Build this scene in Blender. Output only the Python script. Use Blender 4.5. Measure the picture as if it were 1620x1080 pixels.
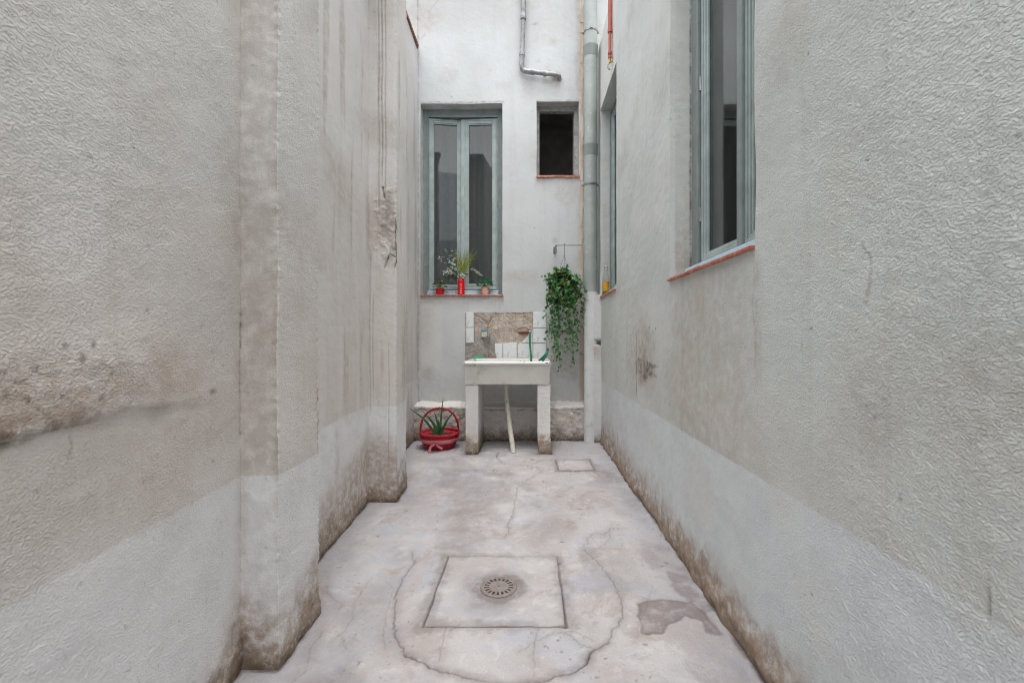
import bpy, bmesh, math, random
import numpy as np
from mathutils import Vector, Matrix

random.seed(7)
rng = np.random.default_rng(7)
PI = math.pi
for o in list(bpy.data.objects):
    bpy.data.objects.remove(o)
SC = bpy.context.scene
COL = SC.collection

# ------------------------------------------------------------------ camera
F, VX, VY, EYE = 700.0, 835.0, 532.0, 1.0          # focal length and vanishing point in photo pixels, eye height
cam_d = bpy.data.cameras.new('camera')
cam_d.sensor_width = 36.0
cam_d.lens = F / 1620 * 36.0
cam_d.shift_x = -(VX - 810) / 1620
cam_d.shift_y = (VY - 540) / 1620
cam_d.clip_start = 0.02
cam_d.clip_end = 500
cam = bpy.data.objects.new('camera', cam_d)
cam.location = (0, 0, EYE)
cam.rotation_euler = (PI / 2, 0, 0)
COL.objects.link(cam)
SC.camera = cam

# ------------------------------------------------------------------ sky, soft sun, exposure
SUN_EL, SUN_ROT = math.radians(76), math.radians(180)
world = bpy.data.worlds.new('World')
SC.world = world
world.use_nodes = True
wn = world.node_tree
bg = wn.nodes['Background']
sky = wn.nodes.new('ShaderNodeTexSky')
sky.sky_type = 'NISHITA'
sky.sun_disc = False
sky.sun_elevation = SUN_EL
sky.sun_rotation = SUN_ROT
sky.dust_density = 6.0
sky.ozone_density = 1.0
hs = wn.nodes.new('ShaderNodeHueSaturation')
hs.inputs['Saturation'].default_value = 0.32       # veiled, overcast sky
wn.links.new(sky.outputs[0], hs.inputs['Color'])
wn.links.new(hs.outputs[0], bg.inputs['Color'])
bg.inputs['Strength'].default_value = 0.15
sd = bpy.data.lights.new('sun', 'SUN')
sd.energy = 1.4
sd.angle = math.radians(115)
sd.color = (1.0, 0.985, 0.965)
sun = bpy.data.objects.new('sun', sd)
# a light that comes from above and a little from behind the camera
sun.rotation_euler = (math.radians(13), math.radians(-3), 0)
sun.location = (0, 0, 8)
COL.objects.link(sun)
SC.view_settings.view_transform = 'Standard'
SC.view_settings.look = 'None'
SC.view_settings.gamma = 1.0
SC.view_settings.use_curve_mapping = False
SC.view_settings.exposure = 0.80
SC.cycles.use_denoising = True
SC.cycles.denoising_input_passes = 'RGB_ALBEDO_NORMAL'
SC.cycles.denoising_prefilter = 'ACCURATE'
SC.cycles.filter_width = 1.05
SC.cycles.max_bounces = 10
SC.cycles.diffuse_bounces = 6
SC.cycles.transparent_max_bounces = 12

# ------------------------------------------------------------------ helpers: places
def floor_at(px, py):
    z = F * EYE / (py - VY)
    return ((px - VX) / F * z, z)
XR = 0.69                                            # right wall plane
YB = 4.40                                            # back wall plane
def right_at(px, py):                                # -> (y, z) on the right wall
    y = XR * F / (px - VX)
    return (y, EYE - (py - VY) * y / F)
def back_at(px, py, y=YB):                           # -> (x, z) at depth y
    return ((px - VX) / F * y, EYE - (py - VY) * y / F)

# ------------------------------------------------------------------ helpers: numpy noise
def _hash(ix, iy, iz, seed):
    h = (ix * 374761393 + iy * 668265263 + iz * 2147483647 + seed * 974634777) & 0xFFFFFFFF
    h = ((h ^ (h >> 13)) * 1274126177) & 0xFFFFFFFF
    h = h ^ (h >> 16)
    return (h & 0xFFFFFF) / float(0xFFFFFF)
def vnoise(p, scale, seed=0):
    q = p / scale
    i = np.floor(q).astype(np.int64)
    f = q - i
    f = f * f * (3 - 2 * f)
    r = 0
    for dx in (0, 1):
        wx = f[:, 0] if dx else 1 - f[:, 0]
        for dy in (0, 1):
            wy = f[:, 1] if dy else 1 - f[:, 1]
            for dz in (0, 1):
                wz = f[:, 2] if dz else 1 - f[:, 2]
                r = r + wx * wy * wz * _hash(i[:, 0] + dx, i[:, 1] + dy, i[:, 2] + dz, seed)
    return r * 2 - 1
def fbm(p, scale, seed=0, n=3):
    r, a, t = 0, 1.0, 0
    for k in range(n):
        r = r + a * vnoise(p, scale / 2 ** k, seed + 17 * k)
        t += a
        a *= 0.5
    return r / t
def sstep(a, b, x):
    t = np.clip((x - a) / (b - a), 0, 1)
    return t * t * (3 - 2 * t)
def poly_dist(x, y, pts):
    d = np.full(x.shape, 1e9)
    for (ax, ay), (bx, by) in zip(pts[:-1], pts[1:]):
        vx, vy = bx - ax, by - ay
        L = vx * vx + vy * vy + 1e-12
        t = np.clip(((x - ax) * vx + (y - ay) * vy) / L, 0, 1)
        d = np.minimum(d, np.hypot(x - ax - t * vx, y - ay - t * vy))
    return d
def inside(x, y, poly):
    r = np.zeros(x.shape, bool)
    n = len(poly)
    for i in range(n):
        x1, y1 = poly[i]
        x2, y2 = poly[(i + 1) % n]
        c = ((y1 > y) != (y2 > y)) & (x < (x2 - x1) * (y - y1) / (y2 - y1 + 1e-12) + x1)
        r ^= c
    return r
def ticks(a, b, step, must=()):
    """coordinates from a to b, about step apart (number or function), passing through each of must"""
    pts = sorted(set([a, b] + [m for m in must if a < m < b]))
    out = [a]
    for p, q in zip(pts[:-1], pts[1:]):
        s = [p]
        while True:
            d = step(s[-1]) if callable(step) else step
            if s[-1] + d >= q:
                break
            s.append(s[-1] + d)
        n = max(1, len(s))
        s = np.array(s + [q])
        if len(s) > 2 and (q - s[-2]) < 0.4 * (s[-2] - s[-3]):
            s = np.delete(s, -2)
        out += list(s[1:])
    return np.array(out)

# ------------------------------------------------------------------ helpers: objects
def tag(o, label=None, cat=None, group=None, kind=None):
    if label: o['label'] = label
    if cat: o['category'] = cat
    if group: o['group'] = group
    if kind: o['kind'] = kind
    return o
def empty(name, loc, label=None, cat=None, group=None, parent=None):
    o = bpy.data.objects.new(name, None)
    o.empty_display_size = 0.05
    o.location = loc
    COL.objects.link(o)
    if parent: o.parent = parent
    return tag(o, label, cat, group)
def link(name, me, mat, parent=None, loc=None, rot=None):
    o = bpy.data.objects.new(name, me)
    if mat is not None and len(me.materials) == 0:
        me.materials.append(mat)
    COL.objects.link(o)
    if parent: o.parent = parent
    if loc is not None: o.location = loc
    if rot is not None: o.rotation_euler = rot
    return o
def obj(name, bm, mat, parent=None, loc=None, rot=None, smooth=False, angle=None):
    me = bpy.data.meshes.new(name)
    bmesh.ops.recalc_face_normals(bm, faces=bm.faces) if len(bm.faces) < 20000 else None
    bm.to_mesh(me)
    bm.free()
    if smooth:
        me.shade_smooth()
        if angle:
            me.set_sharp_from_angle(angle=math.radians(angle))
    return link(name, me, mat, parent, loc, rot)
def add_box(bm, x0, x1, y0, y1, z0, z1, bev=0.0, seg=1):
    r = bmesh.ops.create_cube(bm, size=1.0)
    vs = r['verts']
    for v in vs:
        v.co = Vector(((x0 + x1) / 2 + v.co.x * (x1 - x0), (y0 + y1) / 2 + v.co.y * (y1 - y0), (z0 + z1) / 2 + v.co.z * (z1 - z0)))
    if bev > 0:
        es = list({e for v in vs for e in v.link_edges})
        bmesh.ops.bevel(bm, geom=es, offset=bev, segments=seg, affect='EDGES', profile=0.5)
    return vs
def add_tube(bm, pts, rad, seg=10, cap=True):
    pts = [Vector(p) for p in pts]
    n = len(pts)
    if not hasattr(rad, '__len__'): rad = [rad] * n
    prev = None
    rings = []
    for i, p in enumerate(pts):
        t = (pts[min(i + 1, n - 1)] - pts[max(i - 1, 0)]).normalized()
        if prev is None:
            a = Vector((0, 0, 1)) if abs(t.z) < 0.9 else Vector((1, 0, 0))
            u = t.cross(a).normalized()
        else:
            u = (prev - t * prev.dot(t)).normalized()
        prev = u
        w = t.cross(u)
        rings.append([bm.verts.new(p + (u * math.cos(2 * PI * k / seg) + w * math.sin(2 * PI * k / seg)) * rad[i]) for k in range(seg)])
    for a, b in zip(rings[:-1], rings[1:]):
        for k in range(seg):
            bm.faces.new((a[k], a[(k + 1) % seg], b[(k + 1) % seg], b[k]))
    if cap:
        bm.faces.new(rings[0][::-1]); bm.faces.new(rings[-1])
def add_lathe(bm, prof, c=(0, 0, 0), seg=24, capb=True, capt=False):
    rings = []
    for r, z in prof:
        rings.append([bm.verts.new((c[0] + r * math.cos(2 * PI * k / seg), c[1] + r * math.sin(2 * PI * k / seg), c[2] + z)) for k in range(seg)])
    for a, b in zip(rings[:-1], rings[1:]):
        for k in range(seg):
            bm.faces.new((a[k], a[(k + 1) % seg], b[(k + 1) % seg], b[k]))
    if capb: bm.faces.new(rings[0][::-1])
    if capt: bm.faces.new(rings[-1])
def add_prism(bm, poly, y0, y1):
    """polygon in x,z extruded from y0 to y1"""
    a = [bm.verts.new((x, y0, z)) for x, z in poly]
    b = [bm.verts.new((x, y1, z)) for x, z in poly]
    bm.faces.new(a); bm.faces.new(b[::-1])
    n = len(poly)
    for k in range(n):
        bm.faces.new((a[k], a[(k + 1) % n], b[(k + 1) % n], b[k]))
def smooth_path(pts, n=8):
    P = [Vector(p) for p in pts]
    P = [P[0] * 2 - P[1]] + P + [P[-1] * 2 - P[-2]]
    out = []
    for i in range(1, len(P) - 2):
        for k in range(n):
            t = k / n
            a, b, c, d = P[i - 1], P[i], P[i + 1], P[i + 2]
            out.append(0.5 * ((2 * b) + (c - a) * t + (2 * a - 5 * b + 4 * c - d) * t * t + (3 * b - a - 3 * c + d) * t ** 3))
    out.append(P[-2])
    return out

def pebble(v, seed, k=1.0):
    a = vnoise(v * np.array([1, 1.3, 1.0]), .0105, seed); b = vnoise(v * np.array([1, 1.3, 1]), .0070, seed + 3); c = fbm(v, .09, seed + 5, 2)
    return k * (.0015 * sstep(-.15, .55, a) * (.65 + .6 * c) + .0009 * b)
class Patches:
    """a big rough plaster surface made of gridded patches; relief and stain marks are functions of position"""
    def __init__(self):
        self.v, self.f, self.n = [], [], 0
    def grid(self, A, B, P, holes=(), flip=False, drop=None):
        """A, B: tick arrays; P(a, b) -> (N,3) positions; holes: (a0,a1,b0,b1)"""
        aa, bb = np.meshgrid(A, B, indexing='ij')
        pos = P(aa.ravel(), bb.ravel())
        na, nb = len(A), len(B)
        i, j = np.meshgrid(np.arange(na - 1), np.arange(nb - 1), indexing='ij')
        i, j = i.ravel(), j.ravel()
        ac, bc = (A[i] + A[i + 1]) / 2, (B[j] + B[j + 1]) / 2
        keep = np.ones(len(i), bool)
        for a0, a1, b0, b1 in holes:
            keep &= ~((ac > a0) & (ac < a1) & (bc > b0) & (bc < b1))
        if drop: keep &= ~drop(ac, bc)
        i, j = i[keep], j[keep]
        q = np.stack([i * nb + j, (i + 1) * nb + j, (i + 1) * nb + j + 1, i * nb + j + 1], 1) + self.n
        if flip: q = q[:, ::-1]
        self.v.append(pos); self.f.append(q); self.n += len(pos)
    def build(self, name, mat, parent=None, warp=None, marks=None, smooth=True):
        v = np.concatenate(self.v); f = np.concatenate(self.f)
        m = marks(v) if marks else None
        w = warp(v, m) if warp else v
        me = bpy.data.meshes.new(name)
        me.vertices.add(len(w)); me.vertices.foreach_set('co', w.astype(np.float32).ravel())
        me.loops.add(f.size); me.loops.foreach_set('vertex_index', f.astype(np.int32).ravel())
        me.polygons.add(len(f))
        me.polygons.foreach_set('loop_start', np.arange(0, f.size, 4, dtype=np.int32))
        me.polygons.foreach_set('loop_total', np.full(len(f), 4, np.int32))
        me.update(); me.validate()
        if smooth: me.shade_smooth()
        if m is not None:
            at = me.attributes.new('marks', 'FLOAT_COLOR', 'POINT')
            c = np.ones((len(w), 4), np.float32); c[:, :3] = np.clip(m[:, :3], 0, 1)
            if m.shape[1] > 3: c[:, 3] = m[:, 3]
            at.data.foreach_set('color', c.ravel())
        return link(name, me, mat, parent)

# ------------------------------------------------------------------ helpers: materials
class NT:
    def __init__(self, name):
        self.m = bpy.data.materials.new(name); self.m.use_nodes = True
        self.t = self.m.node_tree; self.b = self.t.nodes['Principled BSDF']
        self.tc = self.t.nodes.new('ShaderNodeTexCoord')
        self.p = self.tc.outputs['Object']
    def n(self, ty, **k):
        x = self.t.nodes.new(ty)
        for a, b in k.items(): setattr(x, a, b)
        return x
    def L(self, a, b): self.t.links.new(a, b)
    def put(self, s, v):
        if hasattr(v, 'is_linked') or hasattr(v, 'links'): self.L(v, s)
        else: s.default_value = v
    def mapv(self, scale, loc=(0, 0, 0), rot=(0, 0, 0)):
        x = self.n('ShaderNodeMapping'); self.L(self.p, x.inputs[0])
        x.inputs['Scale'].default_value = scale; x.inputs['Location'].default_value = loc; x.inputs['Rotation'].default_value = rot
        return x.outputs[0]
    def noise(self, sc, det=4, rough=0.55, vec=None, dist=0.0):
        x = self.n('ShaderNodeTexNoise'); self.L(vec or self.p, x.inputs['Vector'])
        x.inputs['Scale'].default_value = sc; x.inputs['Detail'].default_value = det
        x.inputs['Roughness'].default_value = rough; x.inputs['Distortion'].default_value = dist
        return x.outputs['Fac']
    def rng(self, v, a, b, c=0.0, d=1.0, smooth=True):
        x = self.n('ShaderNodeMapRange'); x.interpolation_type = 'SMOOTHSTEP' if smooth else 'LINEAR'
        self.put(x.inputs[0], v)
        for i, q in enumerate((a, b, c, d)): self.put(x.inputs[i + 1], q)
        return x.outputs[0]
    def math(self, op, a, b=0.0, clamp=False):
        x = self.n('ShaderNodeMath', operation=op, use_clamp=clamp)
        self.put(x.inputs[0], a); self.put(x.inputs[1], b)
        return x.outputs[0]
    def mix(self, f, a, b, mode='MIX'):
        x = self.n('ShaderNodeMix', data_type='RGBA', blend_type=mode)
        self.put(x.inputs[0], f)
        for s, v in ((x.inputs[6], a), (x.inputs[7], b)):
            self.put(s, tuple(v) + (1,) if isinstance(v, tuple) and len(v) == 3 else v)
        return x.outputs[2]
    def bump(self, h, dist, strength=1.0, prev=None):
        x = self.n('ShaderNodeBump'); self.put(x.inputs['Height'], h)
        x.inputs['Distance'].default_value = dist; x.inputs['Strength'].default_value = strength
        if prev: self.L(prev, x.inputs['Normal'])
        return x.outputs[0]
    def z(self):
        x = self.n('ShaderNodeSeparateXYZ'); self.L(self.p, x.inputs[0])
        return x.outputs
    def marks(self):
        x = self.n('ShaderNodeAttribute', attribute_name='marks')
        s = self.n('ShaderNodeSeparateColor'); self.L(x.outputs['Color'], s.inputs[0])
        self.alpha = x.outputs['Alpha']
        return s.outputs

def simple(name, col, rough=0.5, metal=0.0, var=0.15, sc=30, bump=0.0, bsc=200, spec=None, dirt=None, dirtamt=0.5, dirtsc=12):
    t = NT(name)
    n = t.noise(sc, 5)
    c = t.mix(t.rng(n, 0.3, 0.7), tuple(x * (1 - var) for x in col), tuple(min(1, x * (1 + var)) for x in col))
    if dirt:
        d = t.rng(t.noise(dirtsc, 8, 0.65), 0.62 - 0.25 * dirtamt, 0.72)
        c = t.mix(d, c, dirt)
    t.L(c, t.b.inputs['Base Color'])
    t.b.inputs['Roughness'].default_value = rough
    t.b.inputs['Metallic'].default_value = metal
    if spec is not None: t.b.inputs['Specular IOR Level'].default_value = spec
    if bump: t.L(t.bump(t.noise(bsc, 4), bump), t.b.inputs['Normal'])
    return t.m

def plaster(name, base, dado=None, dado_z=0.58, stucco=1.0, fine=95, dirt_h=0.10, dirt_col=(0.16, 0.115, 0.08), warm=(0.53, 0.475, 0.43), streak=0.35, stretch=(1, 1, 1), warmamt=0.35, warmz=None, edge=None):
    t = NT(name)
    X, Y, Z = t.z()
    mk = t.marks()
    big = t.noise(1.7, 5, 0.6)
    mid = t.noise(7.0, 6, 0.65)
    st = t.noise(1.0, 6, 0.6, vec=t.mapv((16, 16, 0.7)))
    c = t.mix(t.rng(big, 0.35, 0.68), base, tuple(x * 0.90 for x in base))
    wz = t.math('MULTIPLY', t.rng(t.noise(2.6, 6, 0.6), 0.42, 0.70), warmamt)
    if warmz:
        wz = t.math('ADD', wz, t.math('MULTIPLY', t.rng(Z, warmz[0], warmz[1], warmz[2], 0.0), t.rng(mid, 0.3, 0.6, 0.55, 1.0)), clamp=True)
    c = t.mix(wz, c, warm)
    c = t.mix(t.math('MULTIPLY', t.rng(st, 0.52, 0.75), streak), c, tuple(x * 0.78 for x in warm))
    if dado:
        ed = t.math('ADD', Z, t.math('MULTIPLY', t.math('SUBTRACT', t.noise(38, 3), 0.5), 0.012))
        dm = t.rng(ed, dado_z - 0.004, dado_z + 0.004, 1.0, 0.0)
        dc = t.mix(t.rng(mid, 0.35, 0.7), dado, tuple(x * 0.91 for x in dado))
        dc = t.mix(t.math('MULTIPLY', t.rng(t.noise(3.3, 5, 0.6), 0.52, 0.72), 0.22), dc, warm)
        c = t.mix(dm, c, dc)
    pit = t.rng(t.noise(90, 2, 0.6), 0.28, 0.42, 1.0, 0.0)
    c = t.mix(t.math('MULTIPLY', t.math('MULTIPLY', pit, t.alpha), 0.14 * stucco), c, (0.32, 0.28, 0.25))
    # paler worn bits, freckles
    c = t.mix(t.math('MULTIPLY', t.rng(t.noise(45, 3, 0.7), 0.63, 0.72), 0.35), c, (0.30, 0.26, 0.22))
    # stains placed by hand: red = brown dirt, green = dark grime and painted shade, blue = pale filler and painted light
    nz = t.rng(t.noise(22, 6, 0.7), 0.32, 0.62, 0.30, 1.0)
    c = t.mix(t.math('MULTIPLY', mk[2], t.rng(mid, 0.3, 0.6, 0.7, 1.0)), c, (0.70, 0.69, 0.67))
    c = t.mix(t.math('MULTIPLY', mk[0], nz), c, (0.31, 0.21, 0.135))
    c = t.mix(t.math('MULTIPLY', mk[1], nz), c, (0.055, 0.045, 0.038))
    # splash dirt rising from the floor
    hgt = t.math('ADD', t.math('MULTIPLY', t.noise(5.5, 6, 0.7), dirt_h * 3.0), -dirt_h * 0.75)
    dz = t.math('SUBTRACT', hgt, Z)
    dm2 = t.math('MULTIPLY', t.rng(dz, -0.05, 0.055), t.rng(t.noise(60, 3, 0.75), 0.30, 0.56, 0.25, 1.0))
    c = t.mix(t.math('MULTIPLY', dm2, 0.80), c, dirt_col)
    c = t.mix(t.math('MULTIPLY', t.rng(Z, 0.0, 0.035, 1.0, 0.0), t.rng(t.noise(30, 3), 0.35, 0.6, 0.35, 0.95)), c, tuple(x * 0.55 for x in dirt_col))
    t.L(c, t.b.inputs['Base Color'])
    t.b.inputs['Roughness'].default_value = 0.82
    t.b.inputs['Specular IOR Level'].default_value = 0.3
    # stucco relief
    v = t.mapv(stretch)
    warpn = t.n('ShaderNodeTexNoise'); t.L(v, warpn.inputs['Vector']); warpn.inputs['Scale'].default_value = fine * 0.5
    wv = t.n('ShaderNodeVectorMath', operation='SCALE'); t.L(warpn.outputs['Color'], wv.inputs[0]); wv.inputs['Scale'].default_value = 0.010
    av = t.n('ShaderNodeVectorMath', operation='ADD'); t.L(v, av.inputs[0]); t.L(wv.outputs[0], av.inputs[1])
    n1 = t.noise(fine, 1.5, 0.5, vec=av.outputs[0])
    ridge = t.math('MULTIPLY', t.rng(n1, 0.34, 0.70), 1.0)
    n2 = t.noise(fine * 0.45, 1, 0.5)
    h = t.math('ADD', t.math('MULTIPLY', ridge, 1.0), t.math('MULTIPLY', n2, 0.55))
    smoothness = t.rng(t.noise(2.2, 3), 0.3, 0.6, 0.8, 1.0)
    h = t.math('MULTIPLY', h, smoothness)
    h = t.math('MULTIPLY', h, t.alpha)                  # trowelled stucco near, smooth painted plaster beyond
    hh = t.math('ADD', t.math('MULTIPLY', h, 0.0017 * stucco), t.math('MULTIPLY', t.noise(34, 2, 0.6), 0.0014 * stucco))
    b2 = t.bump(hh, 1.0)
    t.L(b2, t.b.inputs['Normal'])
    return t.m

M = {}
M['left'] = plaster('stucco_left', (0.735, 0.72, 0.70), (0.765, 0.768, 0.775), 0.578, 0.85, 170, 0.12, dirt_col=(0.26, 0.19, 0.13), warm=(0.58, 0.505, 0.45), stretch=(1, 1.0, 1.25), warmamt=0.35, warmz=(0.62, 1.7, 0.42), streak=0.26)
M['right'] = plaster('stucco_right', (0.645, 0.69, 0.68), (0.675, 0.715, 0.735), 0.580, 0.95, 185, 0.13, dirt_col=(0.28, 0.205, 0.145), stretch=(1, 1.0, 1.25), warmamt=0.22, warmz=(0.62, 1.3, 0.20), streak=0.2)
M['back'] = plaster('painted_plaster', (0.625, 0.655, 0.665), None, 0.5, 0.22, 40, 0.07, warmamt=0.14, streak=0.14)
M['plinth'] = plaster('rough_render', (0.62, 0.59, 0.56), None, 0.5, 0.9, 60, 0.12, warmamt=0.6, streak=0.35)
M['pier'] = plaster('pier_render', (0.77, 0.765, 0.75), None, 0.5, 0.6, 60, 0.13, dirt_col=(0.22, 0.17, 0.12), warmamt=0.3, streak=0.2)
M['casing'] = plaster('casing_render', (0.72, 0.735, 0.74), None, 0.5, 0.35, 50, 0.06, warmamt=0.15, streak=0.12)

def bare_plaster():
    t = NT('bare_plaster')
    X, Y, Z = t.z()
    c = t.mix(t.rng(t.noise(9, 8, 0.7), 0.35, 0.65), (0.62, 0.56, 0.50), (0.50, 0.41, 0.34))
    st = t.noise(1, 6, 0.65, vec=t.mapv((75, 75, 5)))
    c = t.mix(t.math('MULTIPLY', t.rng(st, 0.5, 0.68), 0.5), c, (0.34, 0.26, 0.20))
    # cement smear low on the left
    cm = t.math('MULTIPLY', t.rng(t.math('ADD', Z, t.math('MULTIPLY', t.noise(12, 5), .12)), 1.02, 1.12, 1.0, 0.0), t.rng(t.math('ADD', X, t.math('MULTIPLY', t.noise(10, 5), .12)), -0.30, -0.22, 1.0, 0.0))
    c = t.mix(cm, c, t.mix(t.rng(t.noise(6, 6), .35, .65), (0.50, 0.48, 0.46), (0.33, 0.31, 0.29)))
    c = t.mix(t.math('MULTIPLY', t.rng(t.noise(26, 8, 0.75), 0.58, 0.68), 0.7), c, (0.20, 0.13, 0.09))
    mk = t.marks()
    c = t.mix(mk[0], c, (0.30, 0.18, 0.12)); c = t.mix(mk[1], c, (0.10, 0.075, 0.06)); c = t.mix(mk[2], c, (0.68, 0.66, 0.62))
    t.L(c, t.b.inputs['Base Color']); t.b.inputs['Roughness'].default_value = 0.95
    t.L(t.bump(t.noise(35, 8, 0.7), 0.02), t.b.inputs['Normal'])
    return t.m
M['bare'] = bare_plaster()

def floor_mat():
    t = NT('worn_concrete_floor')
    mk = t.marks()
    n1 = t.noise(2.1, 8, 0.62, dist=0.6); n2 = t.noise(4.3, 8, 0.65, vec=t.mapv((1, 1, 1), (7, 3, 1))); n3 = t.noise(13, 8, 0.7)
    c = t.mix(t.rng(n1, 0.36, 0.66), (0.55, 0.54, 0.545), (0.45, 0.415, 0.405))
    c = t.mix(t.math('MULTIPLY', t.rng(n2, 0.50, 0.60), 0.7), c, (0.47, 0.485, 0.535))
    c = t.mix(t.math('MULTIPLY', t.rng(t.noise(3.2, 9, 0.7, vec=t.mapv((1, 1, 1), (2, 9, 4)), dist=1.0), 0.53, 0.64), 0.7), c, (0.40, 0.34, 0.315))
    c = t.mix(t.math('MULTIPLY', t.rng(n3, 0.52, 0.64), 0.45), c, (0.66, 0.65, 0.65))
    c = t.mix(t.math('MULTIPLY', t.rng(t.noise(75, 5, 0.7), 0.64, 0.74), 0.45), c, (0.30, 0.26, 0.25))
    nz = t.rng(t.noise(16, 7, 0.72), 0.30, 0.56, 0.40, 1.0)
    nzf = t.rng(t.noise(50, 6, 0.72), 0.30, 0.55, 0.45, 1.0)
    c = t.mix(t.math('MULTIPLY', mk[2], nz), c, (0.36, 0.36, 0.40))
    c = t.mix(t.math('MULTIPLY', mk[0], nz), c, (0.19, 0.15, 0.14))
    c = t.mix(t.math('MULTIPLY', mk[1], nzf), c, (0.10, 0.078, 0.068))
    t.L(c, t.b.inputs['Base Color'])
    r = t.rng(n3, 0.3, 0.7, 0.55, 0.75); t.L(r, t.b.inputs['Roughness'])
    b2 = t.bump(t.math('ADD', t.math('MULTIPLY', t.noise(110, 5, 0.7), 0.0030), t.math('MULTIPLY', n3, 0.012)), 1.0)
    c = t.mix(t.math('MULTIPLY', t.rng(t.noise(140, 3, .7), .60, .70), .35), c, (.27, .24, .23)); t.L(c, t.b.inputs['Base Color'])
    t.L(b2, t.b.inputs['Normal'])
    return t.m
M['floor'] = floor_mat()

M['sage'] = simple('sage_green_paint', (0.24, 0.285, 0.28), 0.5, var=0.10, sc=14, bump=0.002, bsc=90, dirt=(0.20, 0.23, 0.22), dirtamt=0.25)
M['sage_light'] = simple('pale_blue_green_paint', (0.37, 0.445, 0.44), 0.42, var=0.14, sc=9, bump=0.0015, bsc=80, dirt=(0.30, 0.35, 0.34), dirtamt=0.2)
M['sage_ledge'] = simple('pale_blue_paint', (0.52, 0.66, 0.74), 0.4, var=0.06, sc=20, bump=0.001, dirt=(0.30, 0.34, 0.36), dirtamt=0.25)
M['frame_grey'] = simple('weathered_grey_frame', (0.36, 0.37, 0.36), 0.6, var=0.2, sc=20, bump=0.003, dirt=(0.12, 0.11, 0.10), dirtamt=0.4)
M['terracotta'] = simple('red_sill_tile', (0.50, 0.16, 0.10), 0.55, var=0.25, sc=30, bump=0.003, dirt=(0.62, 0.50, 0.45), dirtamt=0.45, dirtsc=30)
M['coping'] = simple('terracotta_coping', (0.26, 0.12, 0.09), 0.8, var=0.3, bump=0.004, dirt=(0.12, 0.08, 0.07), dirtamt=0.6)
M['pvc'] = simple('grey_green_pipe_paint', (0.37, 0.415, 0.395), 0.45, var=0.08, sc=8, dirt=(0.55, 0.58, 0.56), dirtamt=0.15, dirtsc=25, bump=0.001)
M['pipe_white'] = simple('whitewashed_pipe', (0.68, 0.70, 0.70), 0.7, var=0.07, sc=9, bump=0.003, bsc=60, dirt=(0.45, 0.40, 0.36), dirtamt=0.25)
M['steel_pipe'] = simple('galvanised_pipe', (0.28, 0.285, 0.29), 0.5, 0.3, var=0.25, sc=22, dirt=(0.62, 0.61, 0.60), dirtamt=0.4, dirtsc=28, bump=0.002)
M['clamp'] = simple('dull_zinc', (0.33, 0.33, 0.32), 0.45, 0.6, var=0.2)
M['red_pipe'] = simple('red_oxide_paint', (0.42, 0.10, 0.065), 0.5, var=0.15)
M['brass'] = simple('aged_brass', (0.45, 0.34, 0.12), 0.4, 0.8, var=0.3)
M['glaze'] = simple('white_glazed_stoneware', (0.76, 0.755, 0.74), 0.28, var=0.03, sc=6, dirt=(0.58, 0.55, 0.50), dirtamt=0.15, dirtsc=5)
M['stone'] = simple('cream_sink_stone', (0.60, 0.59, 0.555), 0.55, var=0.06, sc=5, dirt=(0.46, 0.42, 0.36), dirtamt=0.4, dirtsc=6, bump=0.002)
M['chip'] = simple('chipped_enamel', (0.10, 0.09, 0.08), 0.8)
M['tile'] = simple('white_wall_tile', (0.76, 0.80, 0.82), 0.2, var=0.05, sc=12, dirt=(0.55, 0.53, 0.49), dirtamt=0.4, dirtsc=18)
M['wastepipe'] = simple('old_white_plastic', (0.62, 0.59, 0.52), 0.5, var=0.08, dirt=(0.34, 0.28, 0.22), dirtamt=0.4, dirtsc=20)
M['rust'] = simple('rusty_iron', (0.22, 0.075, 0.035), 0.85, var=0.4, sc=60, bump=0.005)
M['hose'] = simple('green_hose', (0.015, 0.17, 0.11), 0.4, var=0.15)
M['hose_bright'] = simple('bright_green_plastic', (0.03, 0.42, 0.20), 0.4, var=0.15)
M['blue'] = simple('blue_plastic', (0.06, 0.36, 0.55), 0.4)
M['ivory'] = simple('ivory_plastic', (0.62, 0.60, 0.50), 0.5, var=0.1)
M['iron'] = simple('cast_iron_grate', (0.27, 0.235, 0.22), 0.65, 0.2, var=0.12, sc=40, bump=0.001, dirt=(0.33, 0.29, 0.26), dirtamt=0.3, dirtsc=50)
M['black'] = simple('hole_shade_black', (0.012, 0.011, 0.010), 0.9)
M['wire'] = simple('dark_wire', (0.10, 0.10, 0.10), 0.5, 0.5)
M['bracket'] = simple('grey_bracket', (0.22, 0.22, 0.22), 0.5, 0.5)
M['basket'] = simple('red_lacquered_wicker', (0.42, 0.010, 0.026), 0.38, var=0.35, sc=90, bump=0.004, bsc=180)
M['ribbon'] = simple('pink_satin_ribbon', (0.62, 0.20, 0.22), 0.35, var=0.15, sc=60)
M['soil'] = simple('potting_soil', (0.05, 0.032, 0.022), 0.95, var=0.5, sc=90, bump=0.01)
M['aloe'] = simple('aloe_leaf', (0.045, 0.14, 0.06), 0.4, var=0.35, sc=25)
M['red_pot'] = simple('red_plastic_pot', (0.52, 0.012, 0.014), 0.35, var=0.08)
M['red_vase'] = simple('red_glazed_vase', (0.70, 0.008, 0.015), 0.2, var=0.06)
M['pink_pot'] = simple('pale_pink_pot', (0.66, 0.43, 0.34), 0.6, var=0.06)
M['white_print'] = simple('white_vase_motif', (0.80, 0.55, 0.52), 0.5)
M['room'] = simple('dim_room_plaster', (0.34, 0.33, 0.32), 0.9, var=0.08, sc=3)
M['room_dark'] = simple('dark_room_plaster', (0.22, 0.20, 0.19), 0.9, var=0.2, sc=5)
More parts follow.
